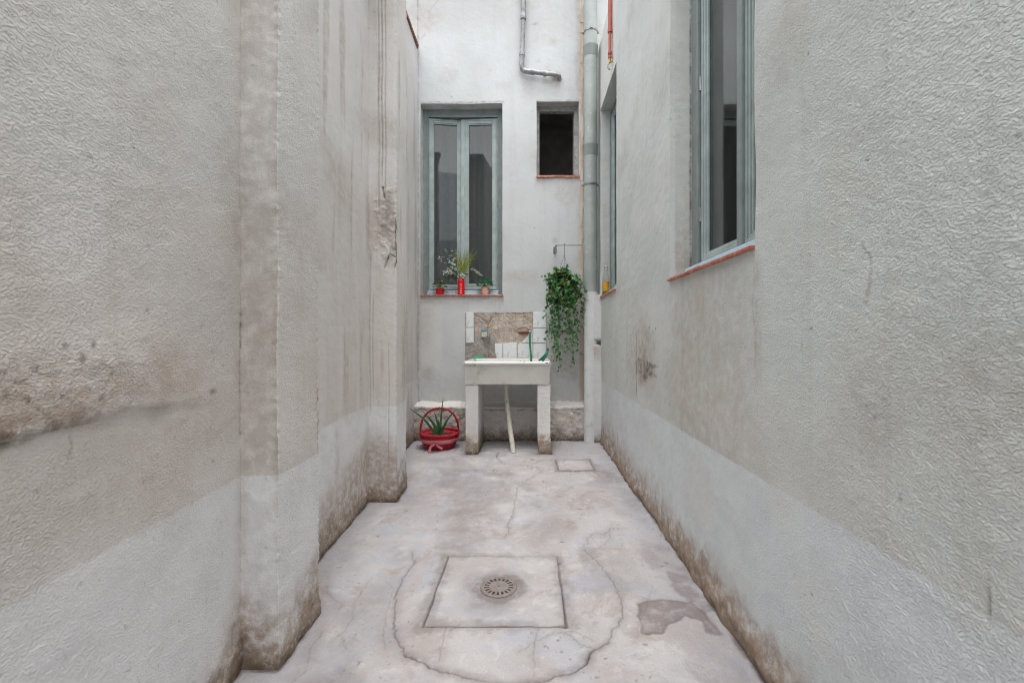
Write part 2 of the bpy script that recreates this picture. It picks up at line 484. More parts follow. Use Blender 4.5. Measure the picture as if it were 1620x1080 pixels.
M['cupboard'] = simple('cream_cupboard_paint', (0.55, 0.53, 0.50), 0.5, var=0.05)
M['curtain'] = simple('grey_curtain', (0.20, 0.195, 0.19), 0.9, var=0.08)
M['stem'] = simple('green_stem', (0.10, 0.15, 0.05), 0.6)
M['petal'] = simple('white_petal', (0.75, 0.74, 0.68), 0.6, var=0.05)

def leaf_mat(name, a, b, back=None, sc=18, rough=0.42):
    t = NT(name)
    oi = t.n('ShaderNodeTexNoise'); t.L(t.p, oi.inputs['Vector']); oi.inputs['Scale'].default_value = sc; oi.inputs['Detail'].default_value = 3
    c = t.mix(t.rng(oi.outputs['Fac'], 0.33, 0.67), a, b)
    t.L(c, t.b.inputs['Base Color']); t.b.inputs['Roughness'].default_value = rough
    tr = t.n('ShaderNodeBsdfTranslucent'); t.L(c, tr.inputs['Color'])
    mx = t.n('ShaderNodeMixShader'); mx.inputs[0].default_value = 0.22
    out = [n for n in t.t.nodes if n.type == 'OUTPUT_MATERIAL'][0]
    t.L(t.b.outputs[0], mx.inputs[1]); t.L(tr.outputs[0], mx.inputs[2]); t.L(mx.outputs[0], out.inputs['Surface'])
    return t.m
M['ivy'] = leaf_mat('ivy_leaf', (0.020, 0.095, 0.026), (0.09, 0.26, 0.07), sc=34)
M['ivy_light'] = leaf_mat('young_ivy_leaf', (0.11, 0.27, 0.075), (0.20, 0.33, 0.16), sc=34)
M['sprout'] = leaf_mat('olive_green_leaf', (0.06, 0.10, 0.018), (0.20, 0.24, 0.05), sc=70)
M['fern'] = leaf_mat('deep_green_leaf', (0.015, 0.16, 0.06), (0.10, 0.36, 0.16), sc=70)
M['yellow_green'] = leaf_mat('yellow_green_grass', (0.16, 0.24, 0.03), (0.42, 0.42, 0.08), sc=60)
M['eucalyptus'] = leaf_mat('silver_eucalyptus', (0.30, 0.40, 0.36), (0.62, 0.70, 0.66), sc=50)
M['grey_leaf'] = leaf_mat('grey_olive_leaf', (0.20, 0.22, 0.16), (0.42, 0.44, 0.36), sc=50)

def glass_mat(name, tint=(0.82, 0.85, 0.85), gain=1.2, rough=0.02):
    t = NT(name)
    tr = t.n('ShaderNodeBsdfTransparent'); tr.inputs[0].default_value = tint + (1,)
    gl = t.n('ShaderNodeBsdfGlossy'); gl.inputs['Roughness'].default_value = rough
    lw = t.n('ShaderNodeLayerWeight'); lw.inputs['Blend'].default_value = 0.5
    f = t.math('MULTIPLY', t.math('ADD', t.math('MULTIPLY', t.math('POWER', lw.outputs['Facing'], 4.5), .9), .045), gain, clamp=True)
    t.L(t.bump(t.noise(2.5, 1), 0.004, 0.4), gl.inputs['Normal'])
    mx = t.n('ShaderNodeMixShader'); t.L(f, mx.inputs[0]); t.L(tr.outputs[0], mx.inputs[1]); t.L(gl.outputs[0], mx.inputs[2])
    out = [n for n in t.t.nodes if n.type == 'OUTPUT_MATERIAL'][0]
    t.L(mx.outputs[0], out.inputs['Surface'])
    return t.m
M['pane'] = glass_mat('window_glass')
M['bottle_glass'] = glass_mat('clear_bottle_glass', (0.97, 0.98, 0.97), 1.3)
def drink_mat():
    t = NT('printed_bottle_filling')
    X, Y, Z = t.z()
    v = t.n('ShaderNodeTexVoronoi'); t.L(t.mapv((38, 38, 38)), v.inputs['Vector']); v.inputs['Scale'].default_value = 1.0
    c = t.mix(t.rng(v.outputs['Distance'], 0.15, 0.32), (0.25, 0.06, 0.01), (0.85, 0.40, 0.03))
    c = t.mix(t.rng(t.math('ADD', Z, t.math('MULTIPLY', t.noise(60, 3), 0.03)), 0.045, 0.060, 1.0, 0.0), c, (0.14, 0.22, 0.03))
    t.L(c, t.b.inputs['Base Color']); t.b.inputs['Roughness'].default_value = 0.2
    return t.m
M['drink'] = drink_mat()

# ================================================================== FLOOR
FX0, FX1 = -1.25, 0.80
slabA = [floor_at(708, 878), floor_at(884, 880), floor_at(893, 993), floor_at(672, 988)]
sA = (-0.362, 0.134, 1.526, 2.017)                    # the square inspection cover with the round grate
sB = (0.225, 0.50, 3.30, 3.59)                        # the small cover near the corner
def jag(pts, amp=0.012, n=6, seed=1):
    r = random.Random(seed); out = []
    for (ax, ay), (bx, by) in zip(pts[:-1], pts[1:]):
        L = math.hypot(bx - ax, by - ay)
        for k in range(n):
            t = k / n
            a = amp * min(1, L / 0.15) if k else amp * 0.3
            out.append((ax + (bx - ax) * t + r.uniform(-a, a), ay + (by - ay) * t + r.uniform(-a, a)))
    out.append(pts[-1])
    return out
def fl(pxs, **k): return jag([floor_at(*p) for p in pxs], **k)
ring_front = fl([(640, 1035), (665, 1046), (690, 1058), (715, 1064), (740, 1071), (772, 1078), (805, 1083), (838, 1078), (862, 1077), (885, 1066), (910, 1062), (928, 1048), (933, 1030), (962, 1016)], seed=2, amp=.008)
ring_side = fl([(652, 872), (655, 890), (636, 915), (626, 940), (624, 965), (622, 985), (628, 1010), (640, 1035)], seed=3, amp=.01)
ring_right = fl([(962, 1016), (968, 1000), (985, 975), (982, 950), (976, 930), (962, 908), (948, 890), (936, 880), (925, 868)], seed=4, amp=.01)
cracks = [
    (ring_front, 0.0030, 1.25), (ring_side, 0.0022, .8), (ring_right, 0.0022, .85),
    (fl([(705, 990), (700, 1015), (694, 1045)], seed=5, amp=.006), 0.0014, .5),
    (fl([(852, 994), (845, 1020), (843, 1075)], seed=6, amp=.006), 0.0014, .5),
    (fl([(898, 1000), (925, 1020), (950, 1028)], seed=7, amp=.008), 0.0014, .5),
    (fl([(800, 850), (806, 835), (803, 832), (812, 812), (815, 790), (820, 770), (845, 752), (858, 746), (848, 738), (795, 732), (786, 724), (788, 714)], seed=8, amp=.007), 0.0024, .6),
    (fl([(925, 866), (932, 848), (942, 842), (956, 845), (966, 835), (985, 836)], seed=9, amp=.012), 0.0020, .5),
    (fl([(940, 745), (952, 750), (975, 748)], seed=10), 0.002, .3),
    (fl([(650, 790), (700, 800), (760, 800), (800, 795)], seed=11, amp=.03), 0.0015, .15),
    (fl([(530, 868), (560, 860), (600, 866), (650, 872)], seed=12, amp=.03), 0.0015, .15),
]
_r = random.Random(77)
for (cx_, cy_, n_) in ((-.55, 1.9, 5), (.45, 2.5, 5), (-.2, 2.8, 4), (-.5, 3.3, 4), (.3, 1.35, 4), (.55, 3.0, 3), (-.6, 1.5, 3), (.05, 3.6, 3)):
    for q_ in range(2):
        a_ = _r.uniform(0, 2 * PI); P_ = [(cx_ + _r.uniform(-.1, .1), cy_ + _r.uniform(-.15, .15))]
        for k_ in range(n_):
            a_ += _r.uniform(-.8, .8); P_.append((P_[-1][0] + .07 * math.cos(a_), P_[-1][1] + .09 * math.sin(a_)))
        cracks.append((jag(P_, amp=.008, seed=_r.randint(1, 999)), .0010, _r.uniform(.3, .5)))
def floor_marks(v):
    x, y = v[:, 0], v[:, 1]
    m = np.zeros((len(v), 3))
    nn = fbm(v, 0.06, 5); n2 = fbm(v, 0.25, 9)
    R, G, B = m[:, 0], m[:, 1], m[:, 2]
    for pts, w, s in cracks:
        d = poly_dist(x, y, pts)
        ww = w * (0.8 + 0.5 * nn)
        G[:] = np.maximum(G, s * (.75 + .5 * n2) * (1 - sstep(ww * 0.2, ww * 1.0 + 0.0020, d)))
        R[:] = np.maximum(R, 0.42 * s * (1 - sstep(0, 0.035 + 0.02 * nn, d)))
    # grooves round the two covers
    for (a, b, c, e), gw, s in ((sA, 0.0034, .55), (sB, 0.007, .36)):
        rect = [(a, c), (b, c), (b, e), (a, e), (a, c)]
        jn = fbm(v, .045, 19, 3)
        for k, ks in enumerate((.42, .85, .28, .80)):       # front, right, back, left joint
            d = poly_dist(x, y, rect[k:k + 2])
            st_ = s * ks * 1.3 * np.clip(.85 + .9 * n2, .25, 1)
            G[:] = np.maximum(G, st_ * (1 - sstep(gw * .5, gw * (1.6 + .8 * ks), d - 0.0035 * jn)))
            R[:] = np.maximum(R, (.25 + .35 * ks) * (1 - sstep(0, 0.03 + .04 * ks, d + 0.04 * jn)))
    for px, py in ((672, 988), (676, 980), (893, 990), (888, 965), (884, 890)):
        c = floor_at(px, py)
        G[:] = np.maximum(G, .8 * (1 - sstep(0.004, 0.018, np.hypot(x - c[0], y - c[1]) + 0.008 * nn)))
    # brown damp patch near the right wall
    P = [floor_at(*p) for p in ((1003, 952), (1040, 947), (1095, 950), (1130, 985), (1148, 1003), (1132, 1006), (1110, 985), (1085, 975), (1050, 985), (1046, 1000), (1020, 1001), (1012, 985))]
    d = poly_dist(x, y, P + [P[0]]); d = np.where(inside(x, y, P), -d, d)
    R[:] = np.maximum(R, .72 * (1 - sstep(-0.006, 0.006, d + 0.022 * nn)))
    G[:] = np.maximum(G, .30 * (1 - sstep(0, .012, np.abs(d + .004 + .022 * nn))))
    P = [floor_at(*p) for p in ((1060, 905), (1090, 908), (1118, 945), (1128, 965), (1085, 955), (1068, 925))]
    d = poly_dist(x, y, P + [P[0]]); d = np.where(inside(x, y, P), -d, d)
    R[:] = np.maximum(R, .55 * (1 - sstep(-0.015, 0.015, d + 0.05 * nn)))
    B[:] = np.maximum(B, .55 * sstep(.15, .45, fbm(v, .30, 14, 5)))
    R[:] = np.maximum(R, .42 * sstep(.18, .5, fbm(v * np.array([1, .7, 1]), .28, 15, 5)))
    # dampness around the grate and general smudges
    c = (-0.116, 1.763)
    R[:] = np.maximum(R, .42 * (1 - sstep(0.06, 0.19, np.hypot(x - c[0], y - c[1]) + .05 * n2)))
    for px, py, r, s in ((880, 830, .22, .35), (985, 900, .12, .3), (870, 800, .2, .25), (600, 940, .16, .3), (620, 1010, .12, .35), (650, 800, .2, .2), (760, 905, .12, .3), (1010, 800, .2, .3), (930, 1000, .1, .25), (560, 1010, .1, .25)):
        c = floor_at(px, py)
        R[:] = np.maximum(R, s * (1 - sstep(0, r, np.hypot((x - c[0]), (y - c[1]) * .7) + .12 * n2)))
    # little dark spots
    for px, py, r in ((690, 836, .012), (752, 832, .007), (890, 856, .013), (1031, 883, .008), (1054, 890, .012), (843, 727, .02), (918, 804, .02), (776, 975, .005), (774, 1000, .004), (1022, 1018, .008), (945, 1070, .012), (958, 1040, .006)):
        c = floor_at(px, py)
        G[:] = np.maximum(G, .75 * (1 - sstep(r * .15, r * .8, np.hypot((x - c[0]) * .7, (y - c[1]) * 1.3) + .006 * nn)))
    fk = fbm(v, .011, 25, 2)
    G[:] = np.maximum(G, .6 * sstep(.60, .72, fk) * sstep(-.2, .3, n2))
    # grime along walls
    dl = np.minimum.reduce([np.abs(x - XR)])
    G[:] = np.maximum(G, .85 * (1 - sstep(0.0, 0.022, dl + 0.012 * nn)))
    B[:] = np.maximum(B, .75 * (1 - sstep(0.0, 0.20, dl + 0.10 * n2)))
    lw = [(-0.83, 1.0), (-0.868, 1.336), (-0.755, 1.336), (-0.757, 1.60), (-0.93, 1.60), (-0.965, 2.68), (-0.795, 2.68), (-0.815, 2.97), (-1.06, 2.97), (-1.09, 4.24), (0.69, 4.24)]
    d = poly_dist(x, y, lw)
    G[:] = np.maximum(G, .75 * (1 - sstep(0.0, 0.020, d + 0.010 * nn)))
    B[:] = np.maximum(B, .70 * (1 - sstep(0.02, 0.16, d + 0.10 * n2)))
    B[:] = np.maximum(B, .45 * sstep(3.6, 3.85, y + .1 * n2))
    d = np.minimum(poly_dist(x, y, [(-.531, 3.76), (-.424, 3.76), (-.424, 4.25)]), poly_dist(x, y, [(.083, 3.76), (.203, 3.76), (.203, 4.25)]))
    G[:] = np.maximum(G, .7 * (1 - sstep(.0, .025, d + .012 * nn))); R[:] = np.maximum(R, .5 * (1 - sstep(0, .10, d + .04 * n2)))
    R[:] = np.maximum(R, .45 * (x > -.43) * (x < .09) * sstep(3.95, 4.2, y + .1 * n2))
    sel = np.abs(y - 3.2) < 1.0
    B[:] = np.maximum(B, np.where(sel, .35 * sstep(0.1, 0.5, n2), 0))
    return m
def floor_warp(v, m):
    w = v.copy()
    w[:, 2] += 0.0045 * fbm(v, 0.35, 3) + 0.0016 * fbm(v, 0.05, 4)
    w[:, 2] -= 0.0085 * m[:, 1]
    x, y = v[:, 0], v[:, 1]
    for (a, b, c, e), dep in ((sA, 0.02), (sB, 0.02)):
        ins = (x > a) & (x < b) & (y > c) & (y < e)
        w[:, 2] = np.where(ins, -dep, w[:, 2])
    # mortar fillet against the walls
    w[:, 2] += 0.012 * (1 - sstep(0.0, 0.04, np.abs(x - XR)))
    return w
fp = Patches()
XA = np.concatenate([[-6.0, -3.0], ticks(FX0, FX1, 0.0040, must=(sA[0], sA[1], sB[0], sB[1])), [3.0, 6.0]])
YA = np.concatenate([[-7.0, -3.0, -1.0], ticks(0.6, 4.6, lambda y: max(0.0040, 0.0026 * y * y * .8) if y > 1.2 else 0.02, must=(1.2, sA[2], sA[3], sB[2], sB[3])), [8.0]])
fp.grid(XA, YA, lambda a, b: np.stack([a, b, a * 0], 1))
fo = fp.build('floor', M['floor'], None, floor_warp, floor_marks)
tag(fo, kind='structure')

# the two concrete covers set flush in the floor
def cover(name, rect, gap, label, hole=None):
    a, b, c, e = rect
    p = Patches()
    X = ticks(a + gap, b - gap, 0.005); Y = ticks(c + gap, e - gap, 0.005)
    p.grid(X, Y, lambda u, v: np.stack([u, v, u * 0], 1), drop=(lambda u, v: np.hypot(u - hole[0], v - hole[1]) < .062) if hole else None)
    for (A, f) in ((X, lambda u, v: np.stack([u, u * 0 + c + gap, v], 1)), (X, lambda u, v: np.stack([u, u * 0 + e - gap, v], 1)),
                   (Y, lambda u, v: np.stack([u * 0 + a + gap, u, v], 1)), (Y, lambda u, v: np.stack([u * 0 + b - gap, u, v], 1))):
        p.grid(A, np.array([-0.03, 0.0]), f)
    def mk(v):
        x, y = v[:, 0], v[:, 1]
        m = np.zeros((len(v), 3)); nn = fbm(v, 0.05, 21); n2 = fbm(v, 0.2, 23)
        d = np.minimum.reduce([x - a, b - x, y - c, e - y])
        m[:, 1] = .35 * np.clip(.6 + 1.2 * n2, .1, 1) * (1 - sstep(0.002, 0.010, d + .006 * nn))
        m[:, 0] = .45 * (1 - sstep(0.0, 0.05, d + .04 * nn))
        if hole:
            r = np.hypot(x - hole[0], y - hole[1])
            m[:, 0] = np.maximum(m[:, 0], .62 * (1 - sstep(0.06, 0.20, r + .09 * n2)))
            m[:, 0] = np.maximum(m[:, 0], .75 * (1 - sstep(0.066, 0.10, np.abs(r - .03) + .02 * nn)))
        return m
    def wp(v, m):
        w = v.copy(); w[:, 2] += 0.0015 * fbm(v, 0.05, 4) + 0.001
        w[:, 0] += 0.005 * fbm(v, 0.07, 31, 3); w[:, 1] += 0.005 * fbm(v, 0.07, 32, 3); w[:, 2] -= .004 * sstep(.012, 0, np.minimum.reduce([v[:, 0] - a, b - v[:, 0], v[:, 1] - c, e - v[:, 1]]))
        return w
    o = p.build(name, M['floor'], None, wp, mk)
    return tag(o, label, 'drain cover')
GC = (-0.116, 1.763)
cover('inspection_cover', sA, 0.004, 'large square concrete cover holding the round metal grate in its middle', GC)
cover('inspection_cover', sB, 0.008, 'small blank concrete cover let into the floor near the far right corner')

# round grate with a ring of slots
g = empty('floor_grate', (GC[0], GC[1], 0.004), 'round cast iron drain grate with a ring of slots in the courtyard floor', 'drain grate')
bm = bmesh.new()
R0, R1, R2, RO = 0.036, 0.039, 0.058, 0.069
NS = 18; K = NS * 4
def ringpt(r, a, z): return bm.verts.new((r * math.cos(a), r * math.sin(a), z))
top = {}
for r in (0.0001, R0 * .5, R1, R2, RO - .004):
    top[r] = [ringpt(r, 2 * PI * k / K, 0.002) for k in range(K)]
rs = list(top)
for a, b in zip(rs[:-1], rs[1:]):
    for k in range(K):
        if a == R1 and k % 4 in (1, 2):
            continue
        bm.faces.new((top[a][k], top[a][(k + 1) % K], top[b][(k + 1) % K], top[b][k]))
low = {r: [ringpt(r, 2 * PI * k / K, -0.008) for k in range(K)] for r in (R1, R2)}
for r in (R1, R2):
    for k in range(K):
        if k % 4 in (1, 2):
            bm.faces.new((top[r][k], top[r][(k + 1) % K], low[r][(k + 1) % K], low[r][k]))
for k in range(K):
    if k % 4 in (1, 3):
        bm.faces.new((top[R1][k], top[R2][k], low[R2][k], low[R1][k]))
obj('slotted_disc', bm, M['iron'], g)
bm = bmesh.new()
add_lathe(bm, [(RO - .0035, -0.002), (RO - .0035, 0.0025), (RO, 0.0035), (RO + .004, 0.0025), (RO + .0045, -0.002)], seg=48, capb=False)
obj('rim', bm, M['iron'], g, smooth=True)
bm = bmesh.new()
add_lathe(bm, [(0.001, -0.009), (RO, -0.009)], seg=32, capb=True)
obj('shaft_shade_disc', bm, M['black'], g)  # flat black disc standing in for the unlit depth below the slots
bm = bmesh.new()
add_lathe(bm, [(0.0045, 0.002), (0.0045, 0.004), (0.002, 0.005)], seg=8, capb=False, capt=True)
obj('screw', bm, M['iron'], g)

# ================================================================== WALLS
def rough(v, amp=1.0, seed=0, fine=1.0):
    w = v.copy()
    for k in range(3):
        w[:, k] += amp * (0.0045 * fbm(v, 0.30, seed + 40 * k, 2) + 0.0011 * fine * fbm(v, 0.035, seed + 40 * k + 5, 2))
    return w

# ---- left wall: near stretch, two pilasters and recesses
lw_o = empty('left_wall', (-0.9, 2.0, 0), 'rough stuccoed left wall stepping out in two full-height pilasters', 'wall')
HL = 3.45
ZT = np.concatenate([ticks(-0.01, 2.15, 0.0042), ticks(2.15, 3.4, 0.010)[1:], ticks(3.4, HL, 0.025)[1:]])
def flat(p0, p1):
    p0 = np.array(p0); p1 = np.array(p1)
    L = np.hypot(*(p1 - p0))
    return L, (lambda a, b: np.stack([p0[0] + (p1[0] - p0[0]) * a / L, p0[1] + (p1[1] - p0[1]) * a / L, b], 1))
def left_marks(v):
    x, y, z = v[:, 0], v[:, 1], v[:, 2]
    m = np.zeros((len(v), 4)); m[:, 3] = 1; nn = fbm(v, 0.05, 51); n2 = fbm(v, 0.22, 53)
    R, G, B = m[:, 0], m[:, 1], m[:, 2]
    near = y < 1.335
    # dirty ledge line on the near stretch
    hz = 0.838 + 0.016 * n2 + .008 * nn
    d = z - hz
    fade = sstep(1.33, 1.15, y)
    R[:] = np.where(near, np.maximum(R, .50 * (1 - sstep(0, 0.045, np.abs(d - .012) + .025 * nn + .02 * n2)) * fade * (.35 + .65 * sstep(1.05, .75, y))), R)
    R[:] = np.where(near, np.maximum(R, .52 * (1 - sstep(0, 0.11, np.abs(z - .895) + .07 * n2 + .04 * nn)) * sstep(1.30, .9, y)), R)
    G[:] = np.where(near, np.maximum(G, .55 * (1 - sstep(0, 0.013, np.abs(d + .003) + .008 * nn)) * sstep(0.86, 0.70, y)), G)
    G[:] = np.where(near, np.maximum(G, .22 * (1 - sstep(0, 0.008, np.abs(d) + .010 * np.abs(n2))) * sstep(1.2, 1.0, y)), G)
    R[:] = np.where(near, np.maximum(R, .20 * (1 - sstep(0, 0.20, np.abs(z - .72) + .12 * n2))), R)
    e_ = d - .006
    R[:] = np.where(near, np.maximum(R, .88 * sstep(-.012, .002, e_ + .004 * nn) * sstep(.060, .015, e_ + .02 * n2 + .012 * nn) * sstep(1.05, .72, y + .08 * n2)), R)
    G[:] = np.where(near, np.maximum(G, .55 * sstep(-.006, .001, e_) * sstep(.022, .004, e_ + .012 * nn) * sstep(.92, .70, y + .05 * n2)), G)
    # second crack higher up
    d2 = z - (0.935 + 0.02 * n2)
    G[:] = np.where(near, np.maximum(G, .35 * (1 - sstep(0, 0.006, np.abs(d2))) * sstep(.6, .7, y) * sstep(1.02, .9, y)), G)
    # knot at the corner end
    c = (1.20, 0.853)
    G[:] = np.where(near, np.maximum(G, .85 * (1 - sstep(0.004, 0.022, np.hypot((y - c[0]) * .8, (z - c[1]) * 1.6) + .012 * nn))), G)
    for cy, cz in ((.79, .985), (.845, .985), (.82, .96), (.62, .96)):
        G[:] = np.where(near, np.maximum(G, .6 * (1 - sstep(0.002, 0.009, np.hypot(y - cy, (z - cz) * .6) + .003 * nn))), G)
    # inner corner: rusty vertical line and damp base
    dc = np.hypot(x + .868, y - 1.336)
    G[:] = np.maximum(G, .70 * (1 - sstep(0.001, 0.010, dc)) * np.where((z > .70) & (z < 1.07), sstep(-.35, .15, nn), 0))
    G[:] = np.where(near, np.maximum(G, .85 * (1 - sstep(.001, .006, np.abs(d) + .003 * nn)) * sstep(.95, .74, y + .10 * n2)), G)
    R[:] = np.maximum(R, .95 * (1 - sstep(0, 0.20, dc + .09 * n2 + .04 * nn + np.maximum(0, z - .12) * .7)))
    G[:] = np.maximum(G, .85 * (1 - sstep(0, 0.10, dc + .05 * n2 + np.maximum(0, z - .05) * .8)))
    R[:] = np.maximum(R, .25 * (1 - sstep(0.0, 0.05, dc + .03 * n2)))
    # long rust run beside the first pilaster's far edge
    dl = np.hypot(x + .757, y - 1.597)
    R[:] = np.maximum(R, .95 * (1 - sstep(0, 0.012, dl)) * sstep(.55, .64, z) * sstep(.86, .80, z))
    # far edge of the first recess: brown damp
    wall2 = (y > 1.61) & (y < 2.70)
    R[:] = np.where(wall2, np.maximum(R, .70 * (1 - sstep(0.05, .30, z + .14 * n2 - .18 * sstep(1.9, 2.7, y)))), R)
    R[:] = np.where(wall2, np.maximum(R, .35 * (1 - sstep(0, .05, np.abs(y - 2.2) + .02 * n2 + np.maximum(0, z - .5) * .4))), R)
    # second pilaster: scored vertical lines, broken plaster
    pil = (y > 2.66) & (y < 2.99) & (x > -1.0)
    for cx, z0, z1, s in ((-.905, 1.7, 4, .35), (-.885, 1.9, 4, .5), (-.865, 1.75, 4, .35), (-.958, .5, 1.55, .4), (-.94, .62, 1.3, .35), (-.845, .2, 1.0, .25)):
        G[:] = np.where(pil & (y < 2.70), np.maximum(G, s * (1 - sstep(0, 0.006, np.abs(x - cx + .004 * n2))) * sstep(z0, z0 + .1, z) * sstep(z1, z1 - .1, z)), G)
    bp = [(-.905, 1.72), (-.87, 1.83), (-.84, 1.86), (-.81, 1.78), (-.82, 1.66), (-.80, 1.52), (-.83, 1.46), (-.86, 1.56), (-.92, 1.58)]
    d = poly_dist(x, z, bp + [bp[0]]); d = np.where(inside(x, z, bp), -d, d)
    G[:] = np.where(pil & (y < 2.70), np.maximum(G, .34 * (1 - sstep(-0.03, 0.004, d + .05 * fbm(v, .03, 54, 3)))), G)
    B[:] = np.where(pil & (y < 2.70), np.maximum(B, .8 * (1 - sstep(0, .02, np.abs(d - .02) + .012 * nn))), B)
    for q_ in ([(-.88, 1.90), (-.87, 1.84)], [(-.80, 1.70), (-.805, 1.6), (-.80, 1.45), (-.81, 1.42)], [(-.87, 1.42), (-.84, 1.50), (-.80, 1.48)]):
        dq = poly_dist(x, z, q_); G[:] = np.where(pil & (y < 2.70), np.maximum(G, .8 * (1 - sstep(0, .007, dq + .006 * nn))), G)
    R[:] = np.where(pil & (y < 2.70), np.maximum(R, .40 * (1 - sstep(-0.02, 0.10, d + .06 * nn))), R)
    R[:] = np.where(pil, np.maximum(R, .85 * (1 - sstep(0.02, .24, z + .12 * nn))), R)
    # vertical runs on the pilaster side
    run = fbm(v * np.array([1, 1, .06]), .05, 56, 3)
    R[:] = np.where((y > 2.0) & (x > -1.0), np.maximum(R, .40 * sstep(.15, .45, run) * sstep(.3, .8, z)), R)
    B[:] = np.where((y > 1.61), np.maximum(B, .55 * sstep(.15, .4, -run)), B)
    # mould on the pilaster corner
    G[:] = np.where(pil & (y > 2.68), np.maximum(G, .45 * (1 - sstep(0.02, .30, z + .14 * nn))), G)
    # slanted crack with pale filler on pilaster two
    d = poly_dist(x, z, [(-.97, .56), (-.93, .60), (-.90, .63)])
    B[:] = np.where((y > 2.2) & (y < 2.7), np.maximum(B, .9 * (1 - sstep(0.004, .012, d + .004 * nn))), B)
    # pale chips along the first pilaster's front edge; the dark line beside is painted shade
    de = np.hypot(x + .755, y - 1.336)
    B[:] = np.maximum(B, .7 * (1 - sstep(0.0, .012, de + .010 * nn)))
    G[:] = np.maximum(G, np.where(z > 1.0, .35, .15) * (1 - sstep(0.0, .008, np.hypot(x + .763, y - 1.336))) * sstep(.1, .5, nn))
    m[:, 3] = np.clip(.72 + .45 * fbm(v, .22, 59, 3), .3, 1.1) * np.where(z < .578, .75, 1.0)
    # frontal face of the first pilaster: smooth, brownish with dirt, and shade painted in as an even darkening
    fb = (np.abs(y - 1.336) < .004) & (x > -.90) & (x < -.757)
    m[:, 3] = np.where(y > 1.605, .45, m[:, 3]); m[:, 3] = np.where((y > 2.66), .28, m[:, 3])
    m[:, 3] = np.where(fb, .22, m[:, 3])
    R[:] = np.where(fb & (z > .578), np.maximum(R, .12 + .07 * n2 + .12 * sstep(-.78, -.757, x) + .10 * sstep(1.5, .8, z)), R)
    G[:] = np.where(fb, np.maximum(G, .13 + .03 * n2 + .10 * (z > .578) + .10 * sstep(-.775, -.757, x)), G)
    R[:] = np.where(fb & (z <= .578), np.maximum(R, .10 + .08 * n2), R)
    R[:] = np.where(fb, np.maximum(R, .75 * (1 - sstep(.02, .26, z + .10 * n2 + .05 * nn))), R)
    cf = (y > 1.34) & (y < 1.60) & (x > -.80)
    R[:] = np.where(cf, np.maximum(R, .75 * (1 - sstep(.0, .26, z + .10 * n2 + .08 * nn - .10 * sstep(1.45, 1.6, y)))), R)
    # rubble patch above the ledge is rougher
    lump = near * sstep(.83, .86, z) * sstep(1.0, .93, z + .04 * n2) * sstep(1.05, .80, y)
    m[:, 3] += .6 * lump
    G[:] = np.maximum(G, .55 * lump * sstep(.15, .5, fbm(v, .016, 77, 2)))
    for (ya, za_, yb_, zb_) in ((.795, .83, .790, .77),):
        d = poly_dist(y, z, [(ya, za_), ((ya + yb_) / 2 + .008, (za_ + zb_) / 2), (yb_, zb_)])
        G[:] = np.where(near, np.maximum(G, .35 * (1 - sstep(0, .004, d + .002 * nn))), G)
    # diffuse pale and dirty clouds so no stretch is even
    R[:] = np.maximum(R, .26 * sstep(.10, .55, fbm(v, .45, 88, 4)) * (z > .58))
    B[:] = np.maximum(B, .45 * sstep(.15, .5, fbm(v, .35, 98, 4)))
    G[:] = np.maximum(G, .5 * sstep(.62, .75, fbm(v, .02, 99, 2)) * m[:, 3])
    return m
def left_warp(v, m):
    w = rough(v, 1.0, 60, 1.1)
    y, z = v[:, 1], v[:, 2]
    w[:, 0] += pebble(v, 65, .6) * m[:, 3]
    w[:, 0] += .004 * np.clip(m[:, 3] - 1, 0, 1) * fbm(v, .02, 66, 2)
    near = (y < 1.33)
    n2 = fbm(v, 0.2, 71)
    hz = 0.838 + 0.016 * fbm(v, 0.22, 53) + .008 * fbm(v, .05, 51)
    bul = 0.009 * sstep(hz - .020, hz + .012, z) * sstep(hz + .20, hz + .03, z) * sstep(1.3, .95, y)
    w[:, 0] += np.where(near, bul + .004 * n2 * sstep(.6, .8, z) * sstep(1.2, 1.0, z), 0)
    b2 = (y > 2.6) & (y < 2.70)
    w[:, 1] += np.where(b2, .016 * m[:, 1], 0)
    lip = b2 & (z > 1.38) & (z < 1.98) & (v[:, 0] > -.93)
    w[:, 1] -= np.where(lip, .005 * sstep(.05, .35, fbm(v, .04, 73, 3)) * sstep(.05, .18, m[:, 0]), 0)
    # ragged arrises
    for (ex, ey) in ((-.755, 1.336), (-.795, 2.68), (-.757, 1.60), (-.815, 2.97)):
        d = np.hypot(v[:, 0] - ex, v[:, 1] - ey)
        k = np.clip(1 - d / .014, 0, 1)
        nn = fbm(v * np.array([0, 0, 1.0]) + ex, 0.017, 81, 3)
        w[:, 0] -= k * (.0012 + .0065 * nn); w[:, 1] += k * (.0015 + .0045 * nn) * (1 if ey in (1.336, 2.68) else -1)
    # feet of the walls spread and crumble
    kk = sstep(.16, 0, z)
    w[:, 0] += kk * .010 * (0.6 + fbm(v, .05, 91)); 
    return w
p = Patches()
L, f = flat((-0.745, -0.25), (-0.868, 1.336))
p.grid(np.concatenate([ticks(0, .75, .05), ticks(.75, L, 0.0038)[1:]]), ZT, f, flip=True)
L, f = flat((-0.93, 1.60), (-0.965, 2.68)); p.grid(ticks(0, L, 0.012), ZT, f, flip=True)
L, f = flat((-1.06, 2.97), (-0.99, 2.97)); p.grid(ticks(0, L, 0.03), ZT, f)
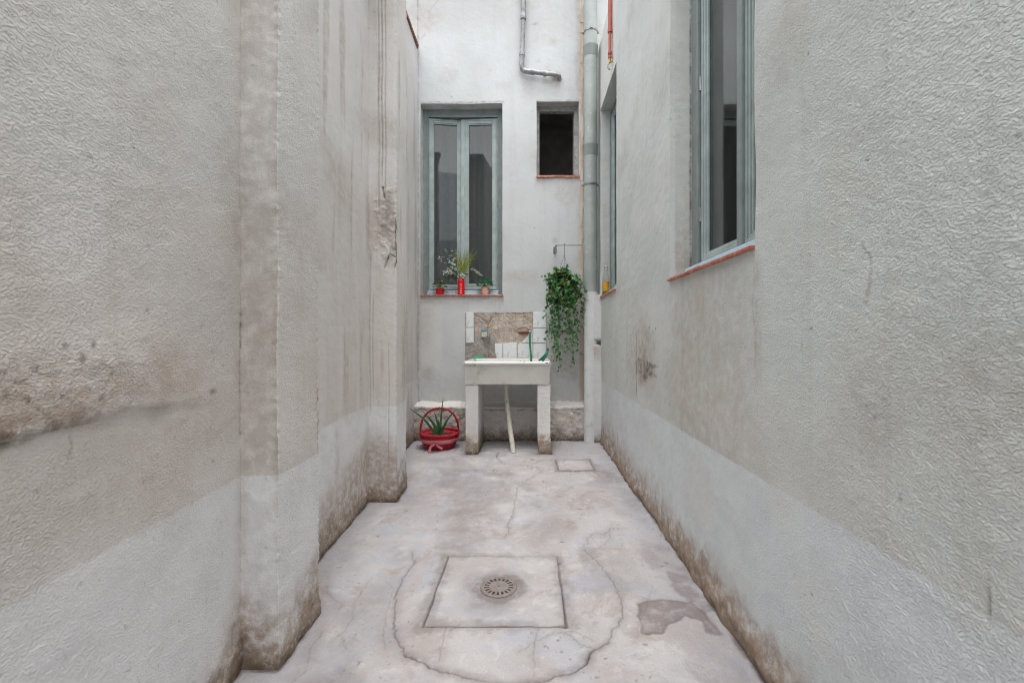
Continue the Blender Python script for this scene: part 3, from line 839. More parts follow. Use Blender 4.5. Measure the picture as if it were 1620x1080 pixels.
# top, ends and rear of the wall body
zz = np.array([-.01, HL])
for a, b in (((-0.745, -0.25), (-1.2, -0.25)), ((-1.2, -0.25), (-1.2, 3.2)), ((-1.2, 3.2), (-1.06, 3.2)), ((-1.06, 3.2), (-1.06, 2.97))):
    L, f = flat(a, b); p.grid(np.array([0, L]), zz, f)
p.grid(np.array([-1.2, -.80]), np.array([-.25, 1.0, 2.0, 3.2]), lambda a, b: np.stack([a, b, a * 0 + HL - .002], 1))
p.build('wall_body', M['left'], lw_o, left_warp, left_marks).matrix_parent_inverse = lw_o.matrix_world.inverted()
def at_world(o, par):                                  # keep geometry given in world coordinates
    o.parent = par
    o.matrix_parent_inverse = Matrix.Translation(par.location).inverted()
    return o
for ch in lw_o.children: at_world(ch, lw_o)
p = Patches()
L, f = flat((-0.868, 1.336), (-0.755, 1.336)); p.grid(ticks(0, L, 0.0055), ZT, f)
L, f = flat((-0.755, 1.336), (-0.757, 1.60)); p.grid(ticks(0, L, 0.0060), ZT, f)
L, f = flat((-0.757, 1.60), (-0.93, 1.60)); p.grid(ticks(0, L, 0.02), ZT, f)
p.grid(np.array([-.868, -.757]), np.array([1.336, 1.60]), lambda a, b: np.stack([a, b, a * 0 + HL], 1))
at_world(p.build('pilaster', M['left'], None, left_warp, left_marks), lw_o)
p = Patches()
L, f = flat((-0.965, 2.68), (-0.795, 2.68)); p.grid(ticks(0, L, 0.005), ZT, f)
L, f = flat((-0.795, 2.68), (-0.815, 2.97)); p.grid(ticks(0, L, 0.012), ZT, f)
L, f = flat((-0.815, 2.97), (-0.99, 2.97)); p.grid(ticks(0, L, 0.02), ZT, f)
p.grid(np.array([-.965, -.815]), np.array([2.68, 2.97]), lambda a, b: np.stack([a, b, a * 0 + HL], 1))
at_world(p.build('pilaster', M['left'], None, left_warp, left_marks), lw_o)

# ---- low side wall at the far left with its coping
sw = empty('side_wall', (-1.08, 3.6, 0), 'pale recessed side wall behind the second pilaster, topped by dark red coping', 'wall')
p = Patches()
HG = 3.84
L, f = flat((-1.06, 2.97), (-1.095, 4.40)); ZG = ticks(-.01, HG, .012)
p.grid(ticks(0, L, .02), ZG, f)
p.grid(np.array([-1.40, -1.06]), np.array([2.97, 4.40]), lambda a, b: np.stack([np.where(a > -1.2, a - .035 * (b - 2.97) / 1.43, a), b, a * 0 + HG], 1))
L, f = flat((-1.40, 4.40), (-1.40, 2.97)); p.grid(np.array([0, L]), np.array([0, HG]), f)
def sw_marks(v):
    m = np.zeros((len(v), 3)); n2 = fbm(v, .15, 12)
    run = fbm(v * np.array([1, 1, .06]), .06, 57, 3)
    m[:, 0] = np.maximum(.7 * (1 - sstep(.05, .38, v[:, 2] + .1 * n2)), .35 * sstep(.1, .4, run)); m[:, 2] = .5 * sstep(.1, .4, -run); m[:, 1] = .35 * (1 - sstep(.0, .15, v[:, 2] + .1 * n2))
    return m
at_world(p.build('wall_body', M['left'], None, lambda v, m: rough(v, 1, 100), sw_marks), sw)
y = 2.98
while y < 4.36:
    bm = bmesh.new()
    y1 = min(y + .275, 4.385)
    add_box(bm, -1.42, -1.045 - .035 * (y - 2.97) / 1.43 + random.uniform(-.004, .004), y + .003, y1 - .003, HG + .003, HG + .032, .004)
    at_world(obj('coping_tile', bm, M['coping']), sw)
    y = y1

# ---- right wall with two window openings
rw = empty('right_wall', (XR, 2.2, 0), 'stuccoed right wall with a pale painted band along its foot', 'wall')
W1 = (1.342, 2.147, 1.273, 3.05)                       # near window: y0,y1,z0,z1
W2 = (3.45, 4.20, 1.370, 3.14)                         # far window
HR = 3.80; RD = 0.17
def right_marks(v):
    x, y, z = v[:, 0], v[:, 1], v[:, 2]
    m = np.zeros((len(v), 4)); m[:, 3] = .20 + .22 * sstep(1.345, 1.325, y) + .15 * sstep(1.8, 1.3, y + .25 * fbm(v, .25, 155)) + .53 * sstep(1.30, .85, y + .20 * fbm(v, .25, 156)); nn = fbm(v, 0.05, 151); n2 = fbm(v, 0.22, 153)
    R, G, B = m[:, 0], m[:, 1], m[:, 2]
    face = x < XR + .01
    def ry(px, py): return right_at(px, py)
    # torn smudge with drips
    c = ry(1025, 583)
    R[:] = np.where(face, np.maximum(R, .62 * (1 - sstep(0, .26, np.hypot(y - c[0], (z - c[1]) * 1.1) + .13 * n2))), R)
    G[:] = np.where(face, np.maximum(G, .80 * (1 - sstep(0.02, .15, np.hypot((y - c[0]) * .9, (z - c[1]) * 2.3) + .10 * fbm(v * np.array([1, 1, 2.5]), .07, 5)))), G)
    sc = fbm(v * np.array([1, 1.0, 2.6]), .06, 62, 4)
    bl = (1 - sstep(.55, 1.0, np.hypot((y - 2.62) / .15, (z - .80) / .085) + .35 * sc)) * sstep(2.78, 2.765, y)
    G[:] = np.where(face, np.maximum(G, bl * (.20 + .42 * sstep(-.1, .25, sc))), G)
    R[:] = np.where(face, np.maximum(R, bl * .85), R)
    G[:] = np.where(face, np.maximum(G, .55 * (1 - sstep(0, .012, np.abs(z - .86 + .10 * (2.77 - y)) + .006 * nn)) * sstep(2.50, 2.56, y) * sstep(2.78, 2.76, y)), G)
    R[:] = np.where(face, np.maximum(R, .70 * sstep(2.785, 2.76, y) * sstep(2.45, 2.66, y) * sstep(1.12, .86, z + .06 * fbm(v * np.array([1, 1, .1]), .03, 64)) * (z > .80)), R)
    # edge seam
    yy = ry(1007, 600)[0]
    G[:] = np.where(face, np.maximum(G, .50 * (1 - sstep(0, .022, np.abs(y - yy) + .01 * nn)) * sstep(.60, .66, z) * sstep(1.10, .95, z)), G)
    yy = ry(992, 600)[0]
    R[:] = np.where(face, np.maximum(R, .35 * (1 - sstep(0, .02, np.abs(y - yy) + .01 * nn)) * sstep(.60, .66, z) * sstep(1.2, 1.0, z)), R)
    # dirty sweep below the windows
    R[:] = np.where(face, np.maximum(R, .34 * (1 - sstep(0, .5, np.abs(y - 1.95) + .25 * n2)) * sstep(.56, .62, z) * sstep(1.15, .80, z)), R)
    # crack under the near window corner
    d = poly_dist(y, z, [(1.35, 1.25), (1.345, 1.15), (1.36, 1.10), (1.34, 1.0), (1.352, .90)])
    G[:] = np.where(face, np.maximum(G, .30 * (1 - sstep(0, .006, d + .002 * nn))), G)
    R[:] = np.where(face, np.maximum(R, .35 * (1 - sstep(0, .05, np.abs(y - 1.335) + .02 * n2)) * sstep(1.26, 1.2, z) * sstep(.75, 1.0, z)), R)
    R[:] = np.where(face, np.maximum(R, .22 * sstep(1.30, 1.55, y + .1 * n2) * sstep(2.2, 2.0, y) * sstep(.60, .70, z + .08 * n2) * sstep(1.27, 1.10, z) * sstep(-.3, .3, n2 + .3)), R)
    B[:] = np.where(face, np.maximum(B, .8 * (1 - sstep(0, .025, np.abs(y - 2.10 + .02 * n2))) * sstep(.95, 1.1, z) * sstep(1.28, 1.2, z)), B)
    pan = sstep(2.02, 1.99, y + .01 * nn) * sstep(1.22, 1.50, y + .10 * n2) * sstep(1.28, 1.25, z) * (z > .58)
    R[:] = np.where(face, np.maximum(R, pan * (.30 + .12 * n2 + .12 * fbm(v * np.array([1, 1, .08]), .05, 63, 3))), R)
    # short rusty crack further near
    P = [ry(1362, 385), ry(1378, 408), ry(1378, 440), ry(1370, 478)]
    d = poly_dist(y, z, P)
    R[:] = np.where(face, np.maximum(R, .75 * (1 - sstep(0, .006, d + .003 * nn))), R)
    P = [ry(1564, 915), ry(1564, 975)]
    d = poly_dist(y, z, P)
    G[:] = np.where(face, np.maximum(G, .6 * (1 - sstep(0, .004, d + .002 * nn))), G)
    for px, py in ((1347, 737), (1284, 939), (1156, 270), (1268, 545), (1281, 85), (1027, 518), (1037, 520), (1060, 640)):
        c = ry(px, py)
        G[:] = np.where(face, np.maximum(G, .6 * (1 - sstep(.001, .006 * max(1, c[0]), np.hypot(y - c[0], z - c[1]) + .002 * nn))), G)
    # the foot: brown crumbling render, deeper towards the far end
    run = fbm(v * np.array([1, 1, .12]), .04, 66, 3)
    R[:] = np.where(face, np.maximum(R, .92 * (1 - sstep(0.02, .24 + .08 * sstep(2, 3.6, y), z + .08 * n2 + .05 * nn + .06 * run))), R)
    G[:] = np.where(face, np.maximum(G, .75 * (1 - sstep(0.0, .075, z + .04 * nn))), G)
    B[:] = np.where(face, np.maximum(B, .8 * sstep(3.43, 3.46, y) * sstep(3.0, 3.14, z)), B)  # far stretch above the window: brighter light from above painted in pale
    G[:] = np.maximum(G, .85 * (1 - sstep(.0, .006, np.abs(x - XR - .100) + .004 * nn)) * (y > 2.12) * (z < 2.9) * sstep(-.5, .2, n2 + .4) * (x > XR + .02))
    # reveals: soiled lower parts, plus an even brown tone over the full height
    rv = x > XR + .02
    R[:] = np.where(rv, np.maximum(R, .16 + .10 * n2 + .36 * sstep(1.75, 1.3, z + .2 * n2)), R)
    R[:] = np.maximum(R, .26 * sstep(.10, .55, fbm(v, .45, 188, 4)) * (z > .58))
    B[:] = np.maximum(B, .40 * sstep(.15, .5, fbm(v, .35, 198, 4)))
    # brown scuffs spreading on the smooth stretch
    for py_, pz_, ry_, rz_, s_ in ((2.70, .80, .22, .14, .75), (2.62, .95, .30, .22, .42), (2.9, .88, .25, .3, .30), (1.75, .95, .3, .25, .32), (2.05, 1.05, .12, .2, .3)):
        R[:] = np.where(face, np.maximum(R, s_ * (1 - sstep(.2, 1.0, np.hypot((y - py_) / ry_, (z - pz_) / rz_) + .55 * fbm(v, .09, 61, 3)))), R)
    G[:] = np.where(face & (y < 1.34), np.maximum(G, .5 * sstep(.62, .75, fbm(v, .02, 199, 2))), G)
    return m
def right_warp(v, m):
    w = rough(v, 1.0, 160, 1.0)
    z = v[:, 2]
    w[:, 0] -= pebble(v, 165, .6) * m[:, 3]
    kk = sstep(.13, 0, z)
    w[:, 0] -= kk * (.012 + .030 * np.clip(fbm(v, .07, 191), -1, 1) * .6)
    return w
p = Patches()
YR = np.concatenate([ticks(-.30, .55, .05), ticks(.55, 4.55, lambda y: max(.0031, .0038 * y), must=(W1[0], W1[1], W2[0], W2[1]))[1:]])
ZR = np.concatenate([ticks(-.01, 2.2, .0042, must=(W1[2], W2[2])), ticks(2.2, 3.5, .012, must=(W1[3], W2[3]))[1:], ticks(3.5, HR, .03)[1:]])
p.grid(YR, ZR, lambda a, b: np.stack([a * 0 + XR, a, b], 1), holes=(W1, W2))
for (a0, a1, b0, b1) in (W1, W2):
    D = ticks(XR, XR + RD, .01)
    zs = ZR[(ZR >= b0 - 1e-9) & (ZR <= b1 + 1e-9)]; ys = YR[(YR >= a0 - 1e-9) & (YR <= a1 + 1e-9)]
    for yc in (a0, a1): p.grid(D, zs, lambda a, b, yc=yc: np.stack([a, a * 0 + yc, b], 1))
    for zc in (b0, b1): p.grid(D, ys, lambda a, b, zc=zc: np.stack([a, b, a * 0 + zc], 1))
p.grid(np.array([XR, XR + .35]), np.array([-.3, 4.55]), lambda a, b: np.stack([a, b, a * 0 + HR], 1))
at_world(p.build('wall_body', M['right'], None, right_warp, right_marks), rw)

# ---- back wall
bw = empty('back_wall', (-.2, YB, 0), 'whitewashed back wall with two windows above the old laundry sink', 'wall')
B1 = (-1.068, -0.252, 1.409, 3.313)
B2 = (0.088, 0.509, 2.590, 3.332)
HB = 4.6; BD = 0.15
def back_marks(v):
    x, y, z = v[:, 0], v[:, 1], v[:, 2]
    m = np.zeros((len(v), 3)); nn = fbm(v, 0.05, 251); n2 = fbm(v, 0.22, 253)
    R, G, B = m[:, 0], m[:, 1], m[:, 2]
    def bx(px, py): return back_at(px, py)
    def spot(px, py, r, s, ch, ax=1, az=1, wob=.5):
        c = bx(px, py)
        ch[:] = np.maximum(ch, s * (1 - sstep(0, r, np.hypot((x - c[0]) * ax, (z - c[1]) * az) + wob * r * n2)))
    # greyer old paint behind the ivy, with its dark line
    a = bx(868, 524); b = bx(920, 636)
    ins = sstep(a[0], a[0] + .02, x) * sstep(a[1] + .02, a[1] - .01, z) * sstep(b[1] - .0, b[1] + .05, z)
    R[:] = np.maximum(R, .34 * ins * sstep(bx(0, 618)[1], bx(0, 590)[1], z + .02 * nn))
    d = poly_dist(x, z, [bx(868, 524), bx(922, 523)])
    G[:] = np.maximum(G, .85 * (1 - sstep(.006, .022, d + .008 * nn)))
    # left of the sink
    R[:] = np.maximum(R, .22 * sstep(bx(690, 0)[0], bx(674, 0)[0], x) * sstep(1.4, 1.2, z) * sstep(.8, 1.0, z))
    spot(678, 590, .12, .35, R)
    # drips under the small sill, pipe end, hook
    for px in (853, 866, 874, 890, 905):
        c = bx(px, 281)
        R[:] = np.maximum(R, .6 * (1 - sstep(0, .007, np.abs(x - c[0]) + .003 * nn)) * (z < c[1]) * sstep(c[1] - .10 - .03 * math.sin(px), c[1], z))
    R[:] = np.maximum(R, .2 * (np.abs(x - .3) < .24) * (z < 2.6) * sstep(2.40, 2.58, z))
    spot(880, 122, .07, .8, G, 1, 1.2); spot(882, 128, .13, .5, R)
    spot(868, 112, .05, .45, R, .6, 2); spot(878, 381, .05, .55, R); spot(880, 390, .02, .8, G)
    spot(846, 38, .035, .5, G, .7, 1.4); spot(875, 65, .09, .3, R); spot(852, 96, .04, .4, R)
    spot(838, 145, .13, .20, R)
    # smudges and chips
    for px, py, r in ((776, 112, .012), (714, 153, .012), (857, 177, .01), (843, 176, .008), (862, 334, .007), (846, 360, .006), (890, 301, .01)):
        spot(px, py, r, .7, G, wob=.2)
    spot(790, 300, .06, .2, R, 2, .3); spot(846, 255, .06, .22, R, 1, .4)
    B[:] = np.maximum(B, .7 * sstep(bx(663, 0)[0], bx(668, 0)[0], x + .01 * nn) * sstep(bx(703, 0)[0], bx(697, 0)[0], x + .01 * nn) * (z < bx(0, 480)[1]) * sstep(bx(0, 590)[1], bx(0, 578)[1], z + .02 * nn))
    R[:] = np.maximum(R, .30 * (np.abs(x + .66) < .43) * (z < 1.41) * sstep(1.24, 1.40, z + .04 * n2))
    R[:] = np.maximum(R, .22 * sstep(.15, .5, fbm(v, .4, 288, 4)))
    R[:] = np.maximum(R, .25 * sstep(.7, .36, z + .1 * n2))
    # corners: dark seam with side wall, dirt streaks at the right
    G[:] = np.maximum(G, .45 * (1 - sstep(0, .014, np.abs(x + 1.093) + .006 * nn)))
    R[:] = np.maximum(R, .28 * (1 - sstep(0, .12, np.abs(x + 1.12) + .05 * n2)) * sstep(3.4, 2.4, z))
    R[:] = np.maximum(R, .30 * (1 - sstep(0, .05, np.abs(x - .50) + .03 * n2)) * sstep(3.2, 3.5, z))
    R[:] = np.maximum(R, .35 * (1 - sstep(0, .05, np.abs(x - .52) + .03 * n2)))
    # top edge of the window: soiled arris
    G[:] = np.maximum(G, .55 * (1 - sstep(0, .012, np.abs(z - 3.325) + .008 * nn)) * (x > -1.08) * (x < -.24))
    G[:] = np.maximum(G, .45 * (1 - sstep(0, .012, np.abs(z - 3.34) + .008 * nn)) * (x > .08) * (x < .52))
    # faint line of an old pipe at the upper left
    d = poly_dist(x, z, [bx(665, 62), bx(672, 55), bx(672, 30), bx(682, 14), bx(694, 0)])
    R[:] = np.maximum(R, .30 * (1 - sstep(.004, .012, d)))
    R[:] = np.maximum(R, .28 * (1 - sstep(0, .25, np.hypot(x - bx(668, 30)[0], z - bx(668, 30)[1]) + .12 * n2)))
    d = poly_dist(x, z, [bx(800, 20), bx(848, 45), bx(900, 30)])
    R[:] = np.maximum(R, .12 * (1 - sstep(0, .3, d + .2 * n2)))
    # brown mottling inside the window recesses
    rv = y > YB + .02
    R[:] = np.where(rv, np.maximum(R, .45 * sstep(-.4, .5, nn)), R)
    return m
p = Patches()
XB = ticks(-1.8, 1.0, .011, must=(B1[0], B1[1], B2[0], B2[1]))
ZB = np.concatenate([ticks(-.01, 4.5, .012, must=(B1[2], B1[3], B2[2], B2[3])), ticks(4.5, HB, .06)[1:]])
p.grid(XB, ZB, lambda a, b: np.stack([a, a * 0 + YB, b], 1), holes=(B1, B2))
for (a0, a1, b0, b1) in (B1, B2):
    D = ticks(YB, YB + BD, .012)
    zs = ZB[(ZB >= b0 - 1e-9) & (ZB <= b1 + 1e-9)]; xs = XB[(XB >= a0 - 1e-9) & (XB <= a1 + 1e-9)]
    for xc in (a0, a1): p.grid(D, zs, lambda a, b, xc=xc: np.stack([a * 0 + xc, a, b], 1))
    for zc in (b0, b1): p.grid(D, xs, lambda a, b, zc=zc: np.stack([b, a, a * 0 + zc], 1))
p.grid(np.array([-1.8, 1.0]), np.array([YB, YB + .4]), lambda a, b: np.stack([a, b, a * 0 + HB], 1))
at_world(p.build('wall_body', M['back'], None, lambda v, m: rough(v, .8, 260, .8), back_marks), bw)

# rough plinth along the foot of the back wall
p = Patches()
XP = ticks(-1.12, .69, .009)
def plin(a, b):
    # profile b: 0 floor front, 1 top front arris, 2 back
    y = np.where(b <= 1, 4.24, 4.24 + (b - 1) * .17)
    z = np.where(b <= 1, b * .325, .325 + (b - 1) * .03)
    return np.stack([a, y, z], 1)
p.grid(XP, np.concatenate([ticks(-.02, 1, .025), ticks(1, 2, .1)[1:]]), plin)
def pl_marks(v):
    x, y, z = v[:, 0], v[:, 1], v[:, 2]
    m = np.zeros((len(v), 3)); nn = fbm(v, .05, 351); n2 = fbm(v, .2, 353)
    m[:, 2] = .8 * sstep(.285, .315, z + .02 * nn) * sstep(-.1, .3, n2 + .3)
    n3 = fbm(v, .03, 357)
    m[:, 0] = .55 * sstep(-.2, .4, n2 + .6 * n3) * (z < .31) + .4 * sstep(.1, .0, z)
    m[:, 1] = .75 * (1 - sstep(0, .014, np.abs(z - .300 + .012 * n2))) * sstep(-.3, .2, nn) + .5 * (1 - sstep(0, .05, z + .03 * nn)) + .6 * sstep(.35, .6, n3) * (z < .32)  # painted shadow below the top edge and along the foot, plus dark pits
    sm = (x > -.45) & (x < .10)
    m[:, 0] = np.where(sm, m[:, 0] * .4, m[:, 0]); m[:, 2] = np.where(sm, np.maximum(m[:, 2], .35 * sstep(.04, .08, z)), m[:, 2])
    return m
def pl_warp(v, m):
    w = rough(v, 1.6, 360, 2.8)
    sm = 1 - .75 * ((v[:, 0] > -.45) & (v[:, 0] < .10))
    w[:, 1] += sm * (.014 * fbm(v, .06, 371, 4) - .004 * m[:, 2])
    w[:, 2] += sm * .012 * fbm(v, .05, 377, 3) * sstep(.2, .3, v[:, 2])
    return w
at_world(p.build('plinth', M['plinth'], None, pl_warp, pl_marks), bw)

# rusty run of mortar beside the downpipe
bm = bmesh.new()
rr = random.Random(4)
prevz = .32
while prevz < 4.9:
    z1 = prevz + rr.uniform(.05, .12)
    a, b = .517 + rr.uniform(-.006, .004), .548 + rr.uniform(-.004, .008)
    add_prism(bm, [(a, prevz), (b, prevz), (b + rr.uniform(-.003, .003), z1), (a + rr.uniform(-.004, .004), z1)], YB - .010 + rr.uniform(-.003, .003), YB + .005)
    prevz = z1
t = NT('peeling_orange_mortar')
c = t.mix(t.rng(t.noise(1, 6, .65, vec=t.mapv((20, 20, 5))), .35, .6), (0.68, 0.64, 0.59), (0.60, 0.46, 0.36))
c = t.mix(t.rng(t.z()[2], 1.1, 1.4, .6, 0.0), c, (0.42, 0.33, 0.28))
t.L(c, t.b.inputs['Base Color']); t.b.inputs['Roughness'].default_value = .9
at_world(obj('mortar_seam', bm, t.m), bw)

# bare patch and the surviving tiles above the sink
def bpts(L, y=YB): return [back_at(px, py, y) for px, py in L]
p = Patches()
xa, xb = back_at(736, 0)[0], back_at(845, 0)[0]; za, zb = .72, back_at(0, 494)[1]
p.grid(ticks(xa, xb, .006), ticks(za, zb, .006), lambda a, b: np.stack([a, a * 0 + YB - .004, b], 1))
p.grid(ticks(xa, xb, .006), np.array([YB - .004, YB + .02]), lambda a, b: np.stack([a, b, a * 0 + zb], 1))
def bare_warp(v, m):
    w = v.copy()
    x, z = v[:, 0], v[:, 2]
    n = fbm(v, .10, 411, 4); n2 = fbm(v, .022, 417, 3)
    w[:, 1] += -.005 + .004 * n + .003 * n2
    # torn lips
    d = poly_dist(x, z, bpts([(752, 498), (762, 505), (772, 512), (778, 502)]))
    w[:, 1] += .012 * (1 - sstep(0, .02, d))
    d = poly_dist(x, z, bpts([(815, 522), (822, 517), (832, 516), (838, 520)]))
    w[:, 1] -= .010 * (1 - sstep(0, .02, d))
    w[:, 1] = np.minimum(w[:, 1], YB - .001)
    w[:, 2] += .006 * fbm(v * np.array([1, 0, 0]), .03, 431, 3) * sstep(zb - .03, zb, z)
    return w
def bare_marks(v):
    m = np.zeros((len(v), 3)); x, z = v[:, 0], v[:, 2]; nn = fbm(v, .02, 601, 3); n2 = fbm(v, .08, 602, 3)
    for L_, w_, s_, ch in (([(752, 498), (760, 508), (772, 514), (778, 503)], .006, .9, 1), ([(774, 510), (770, 522), (766, 530)], .004, .6, 1), ([(780, 496), (842, 495)], .008, .8, 1),
                           ([(812, 521), (820, 516), (832, 514), (840, 518)], .006, .7, 1), ([(820, 525), (838, 524)], .012, .9, 0), ([(780, 526), (815, 525)], .004, .35, 1), ([(828, 496), (833, 505), (841, 510)], .005, .6, 1),
                           ([(751, 495), (751, 540)], .010, .7, 0), ([(842, 495), (842, 522)], .006, .6, 0), ([(774, 530), (773, 566)], .014, .5, 0), ([(782, 543), (784, 556), (787, 566)], .005, .7, 1), ([(790, 533), (800, 536), (806, 534)], .003, .4, 1)):
        d = poly_dist(x, z, bpts(L_)); m[:, ch] = np.maximum(m[:, ch], s_ * (1 - sstep(0, w_, d + w_ * .6 * nn)))
    m[:, 2] = .55 * sstep(.1, .4, n2) * (z > 1.05); m[:, 0] = np.maximum(m[:, 0], .5 * (z > 1.1) * sstep(-.40, -.47, x) * sstep(-.2, .4, nn))
    return m
at_world(p.build('bare_patch', M['bare'], None, bare_warp, bare_marks), bw)
def tile(poly, y0=YB - .019, tilt=0.0):
    bm = bmesh.new()
    cx = sum(q[0] for q in poly) / len(poly); cz = sum(q[1] for q in poly) / len(poly)
    add_prism(bm, [(q[0] - cx, q[1] - cz) for q in poly], 0, .016)
    bmesh.ops.bevel(bm, geom=[e for e in bm.edges if abs(e.verts[0].co.y) < 1e-6 and abs(e.verts[1].co.y) < 1e-6], offset=.0022, segments=2, affect='EDGES', profile=.5)
    o = obj('tile', bm, M['tile'], None, (cx, y0, cz), (tilt * .6, 0, tilt * .15))
    at_world(o, bw)
g_ = .35
for L in ([(738, 494), (749.5, 494), (749.5, 517.5), (738, 517.5)], [(738, 518.5), (749.5, 518.5), (749.5, 542), (738, 542)],
          [(843.5, 494), (864, 494), (864, 518), (843.5, 518)], [(843.5, 519), (864, 519), (864, 541.8), (843.5, 541.8)],
          [(843.5, 542.8), (864, 542.8), (864, 567), (843.5, 567)],
          [(782.5, 543.5), (795, 542.8), (795, 567), (786, 567), (784, 558)], [(796, 542.8), (817.5, 541.5), (817.5, 567), (796, 567)],
          [(819.5, 546), (823, 542.8), (842.5, 542.8), (842.5, 567), (819.5, 567)], [(825, 541.8), (833, 533), (842.5, 523), (842.5, 541.8)]):
    tile(bpts(L), tilt=random.uniform(-.025, .025))

# stub pipes in the bare patch
c = back_at(771, 528)
bm = bmesh.new(); add_box(bm, c[0] - .055, c[0] + .0, YB - .05, YB - .008, c[1] - .03, c[1] + .025, .006, 2)
at_world(obj('tap_block', bm, M['ivory']), bw)
bm = bmesh.new(); add_box(bm, c[0] - .058, c[0] - .003, YB - .056, YB - .012, c[1] + .026, c[1] + .040, .004, 2)
at_world(obj('tap_lever', bm, M['blue']), bw)
bm = bmesh.new(); add_tube(bm, [(c[0] + .018, YB - .01, c[1] + .005), (c[0] + .018, YB - .05, c[1] + .005), (c[0] + .02, YB - .052, c[1] - .02), (c[0] + .02, YB - .05, c[1] - .055)], .011, 10)
at_world(obj('tap_stub', bm, M['steel_pipe'], smooth=True), bw)
c = back_at(838, 525)
bm = bmesh.new(); add_tube(bm, smooth_path([(c[0] - .11, YB - .008, c[1] - .008), (c[0] - .05, YB - .022, c[1] - .004), (c[0], YB - .03, c[1])], 5), .013, 10)
at_world(obj('rusty_stub', bm, M['rust'], smooth=True), bw)
bm = bmesh.new(); add_tube(bm, [(c[0] + .004, YB - .02, c[1] + .004), (c[0] + .004, YB - .065, c[1])], .014, 10); add_box(bm, c[0] - .01, c[0] + .018, YB - .075, YB - .05, c[1] - .01, c[1] + .012, .004)
at_world(obj('tap_union', bm, M['clamp'], smooth=False), bw)

# ---- rear wall behind the camera (added unseen for pane reflections, height set for the light; closes the courtyard)
p = Patches()
p.grid(ticks(-1.4, 1.4, .1), ticks(-.01, 3.6, .1), lambda a, b: np.stack([a, a * 0 - 2.9, b], 1))
for xs in (-1.4, 1.4): p.grid(ticks(-2.9, -.2, .1), ticks(-.01, 3.6, .1), lambda a, b, xs=xs: np.stack([a * 0 + xs, a, b], 1))
p.grid(np.array([-1.4, -.75]), np.array([-.01, 3.3]), lambda a, b: np.stack([a, a * 0 - .27, b], 1))
p.grid(np.array([XR, 1.4]), np.array([-.01, 3.3]), lambda a, b: np.stack([a, a * 0 - .27, b], 1))
tag(p.build('unseen_rear_wall', M['right'], None, lambda v, m: rough(v, 1, 500), lambda v: np.zeros((len(v), 3))), kind='structure')

# ================================================================== WINDOWS
def bars(bm, x0, x1, z0, z1, y0, y1, wl, wr, wt, wb, bev=.003):
    if wl: add_box(bm, x0, x0 + wl, y0, y1, z0, z1, bev)
    if wr: add_box(bm, x1 - wr, x1, y0, y1, z0, z1, bev)
    if wt: add_box(bm, x0 + wl, x1 - wr, y0 + .001, y1 - .001, z1 - wt, z1, bev)
    if wb: add_box(bm, x0 + wl, x1 - wr, y0 + .001, y1 - .001, z0, z0 + wb, bev)
def sash(parent, x0, x1, z0, z1, y, st, hinge, ang, mat, paneoff=.014, th=.036):
    """a glazed sash; hinge 'l' or 'r', ang opens it towards +y"""
    hx = x0 if hinge == 'l' else x1
    bm = bmesh.new()
    bars(bm, x0 - hx, x1 - hx, z0, z1, 0, th, st, st, st, st + .01)
    # raised outer bead and stepped glazing moulding
    bars(bm, x0 - hx + st, x1 - hx - st, z0 + st + .01, z1 - st, .008, .020, .010, .010, .010, .010, .002)
    bars(bm, x0 - hx + .012, x1 - hx - .012, z0 + .014, z1 - .012, -.007, .001, .012, .012, .012, .014, .002)
    s = obj('sash', bm, mat, parent, (hx, y, 0), (0, 0, ang))
    for k in (.14, .5, .86):
        hb = bmesh.new(); zc = z0 + (z1 - z0) * k; add_tube(hb, [(0, -.006, zc - .032), (0, -.006, zc + .032)], .0055, 8)
        obj('hinge', hb, M['clamp'], parent, (hx, y, 0), smooth=True, angle=40)
    bm = bmesh.new(); add_box(bm, x0 - hx + st + .001, x1 - hx - st - .001, .0215, .0255, z0 + st + .011, z1 - st - .001)
    obj('pane', bm, M['pane'], parent, (hx, y, 0), (0, 0, ang))
    return s

# left window in the back wall
win = bpy.data.objects
bm = bmesh.new()
x0, x1, z0, z1 = B1
y0 = YB + .115
bars(bm, x0 - .01, x1 + .01, z0 - .01, z1 + .01, y0, y0 + .055, .062, .060, .085, .045)
bars(bm, x0 + .045, x1 - .043, z0 + .03, z1 - .068, y0 - .012, y0 + .001, .012, .012, .014, .014, .002)
w1 = at_world(obj('window', bm, M['sage']), bw)
tag(w1, 'tall two-leaf window with pale green frame and flower pots on its sill')
ledge = bmesh.new()
add_box(ledge, x0 + .05, x1 - .045, y0 - .045, y0 - .013, z0 + .006, z0 + .034, .006, 2)
add_box(ledge, x0 + .05, x1 - .045, y0 - .030, y0 - .013, z0 + .038, z0 + .056, .005, 2)
obj('weather_bar', ledge, M['sage_ledge'], w1)
xm = back_at(730, 0, YB + .13)[0]
sash(w1, x0 + .056, xm + .006, z0 + .058, z1 - .083, y0 + .004, .044, 'l', math.radians(7.5), M['sage_light'])
sash(w1, xm + .012, x1 - .055, z0 + .058, z1 - .083, y0 + .004, .052, 'r', math.radians(-4), M['sage_light'])
bm = bmesh.new(); add_box(bm, xm - .006, xm + .030, y0 + .022, y0 + .034, z0 + .06, z1 - .087, .004, 2)
obj('closing_strip', bm, M['sage_light'], w1)
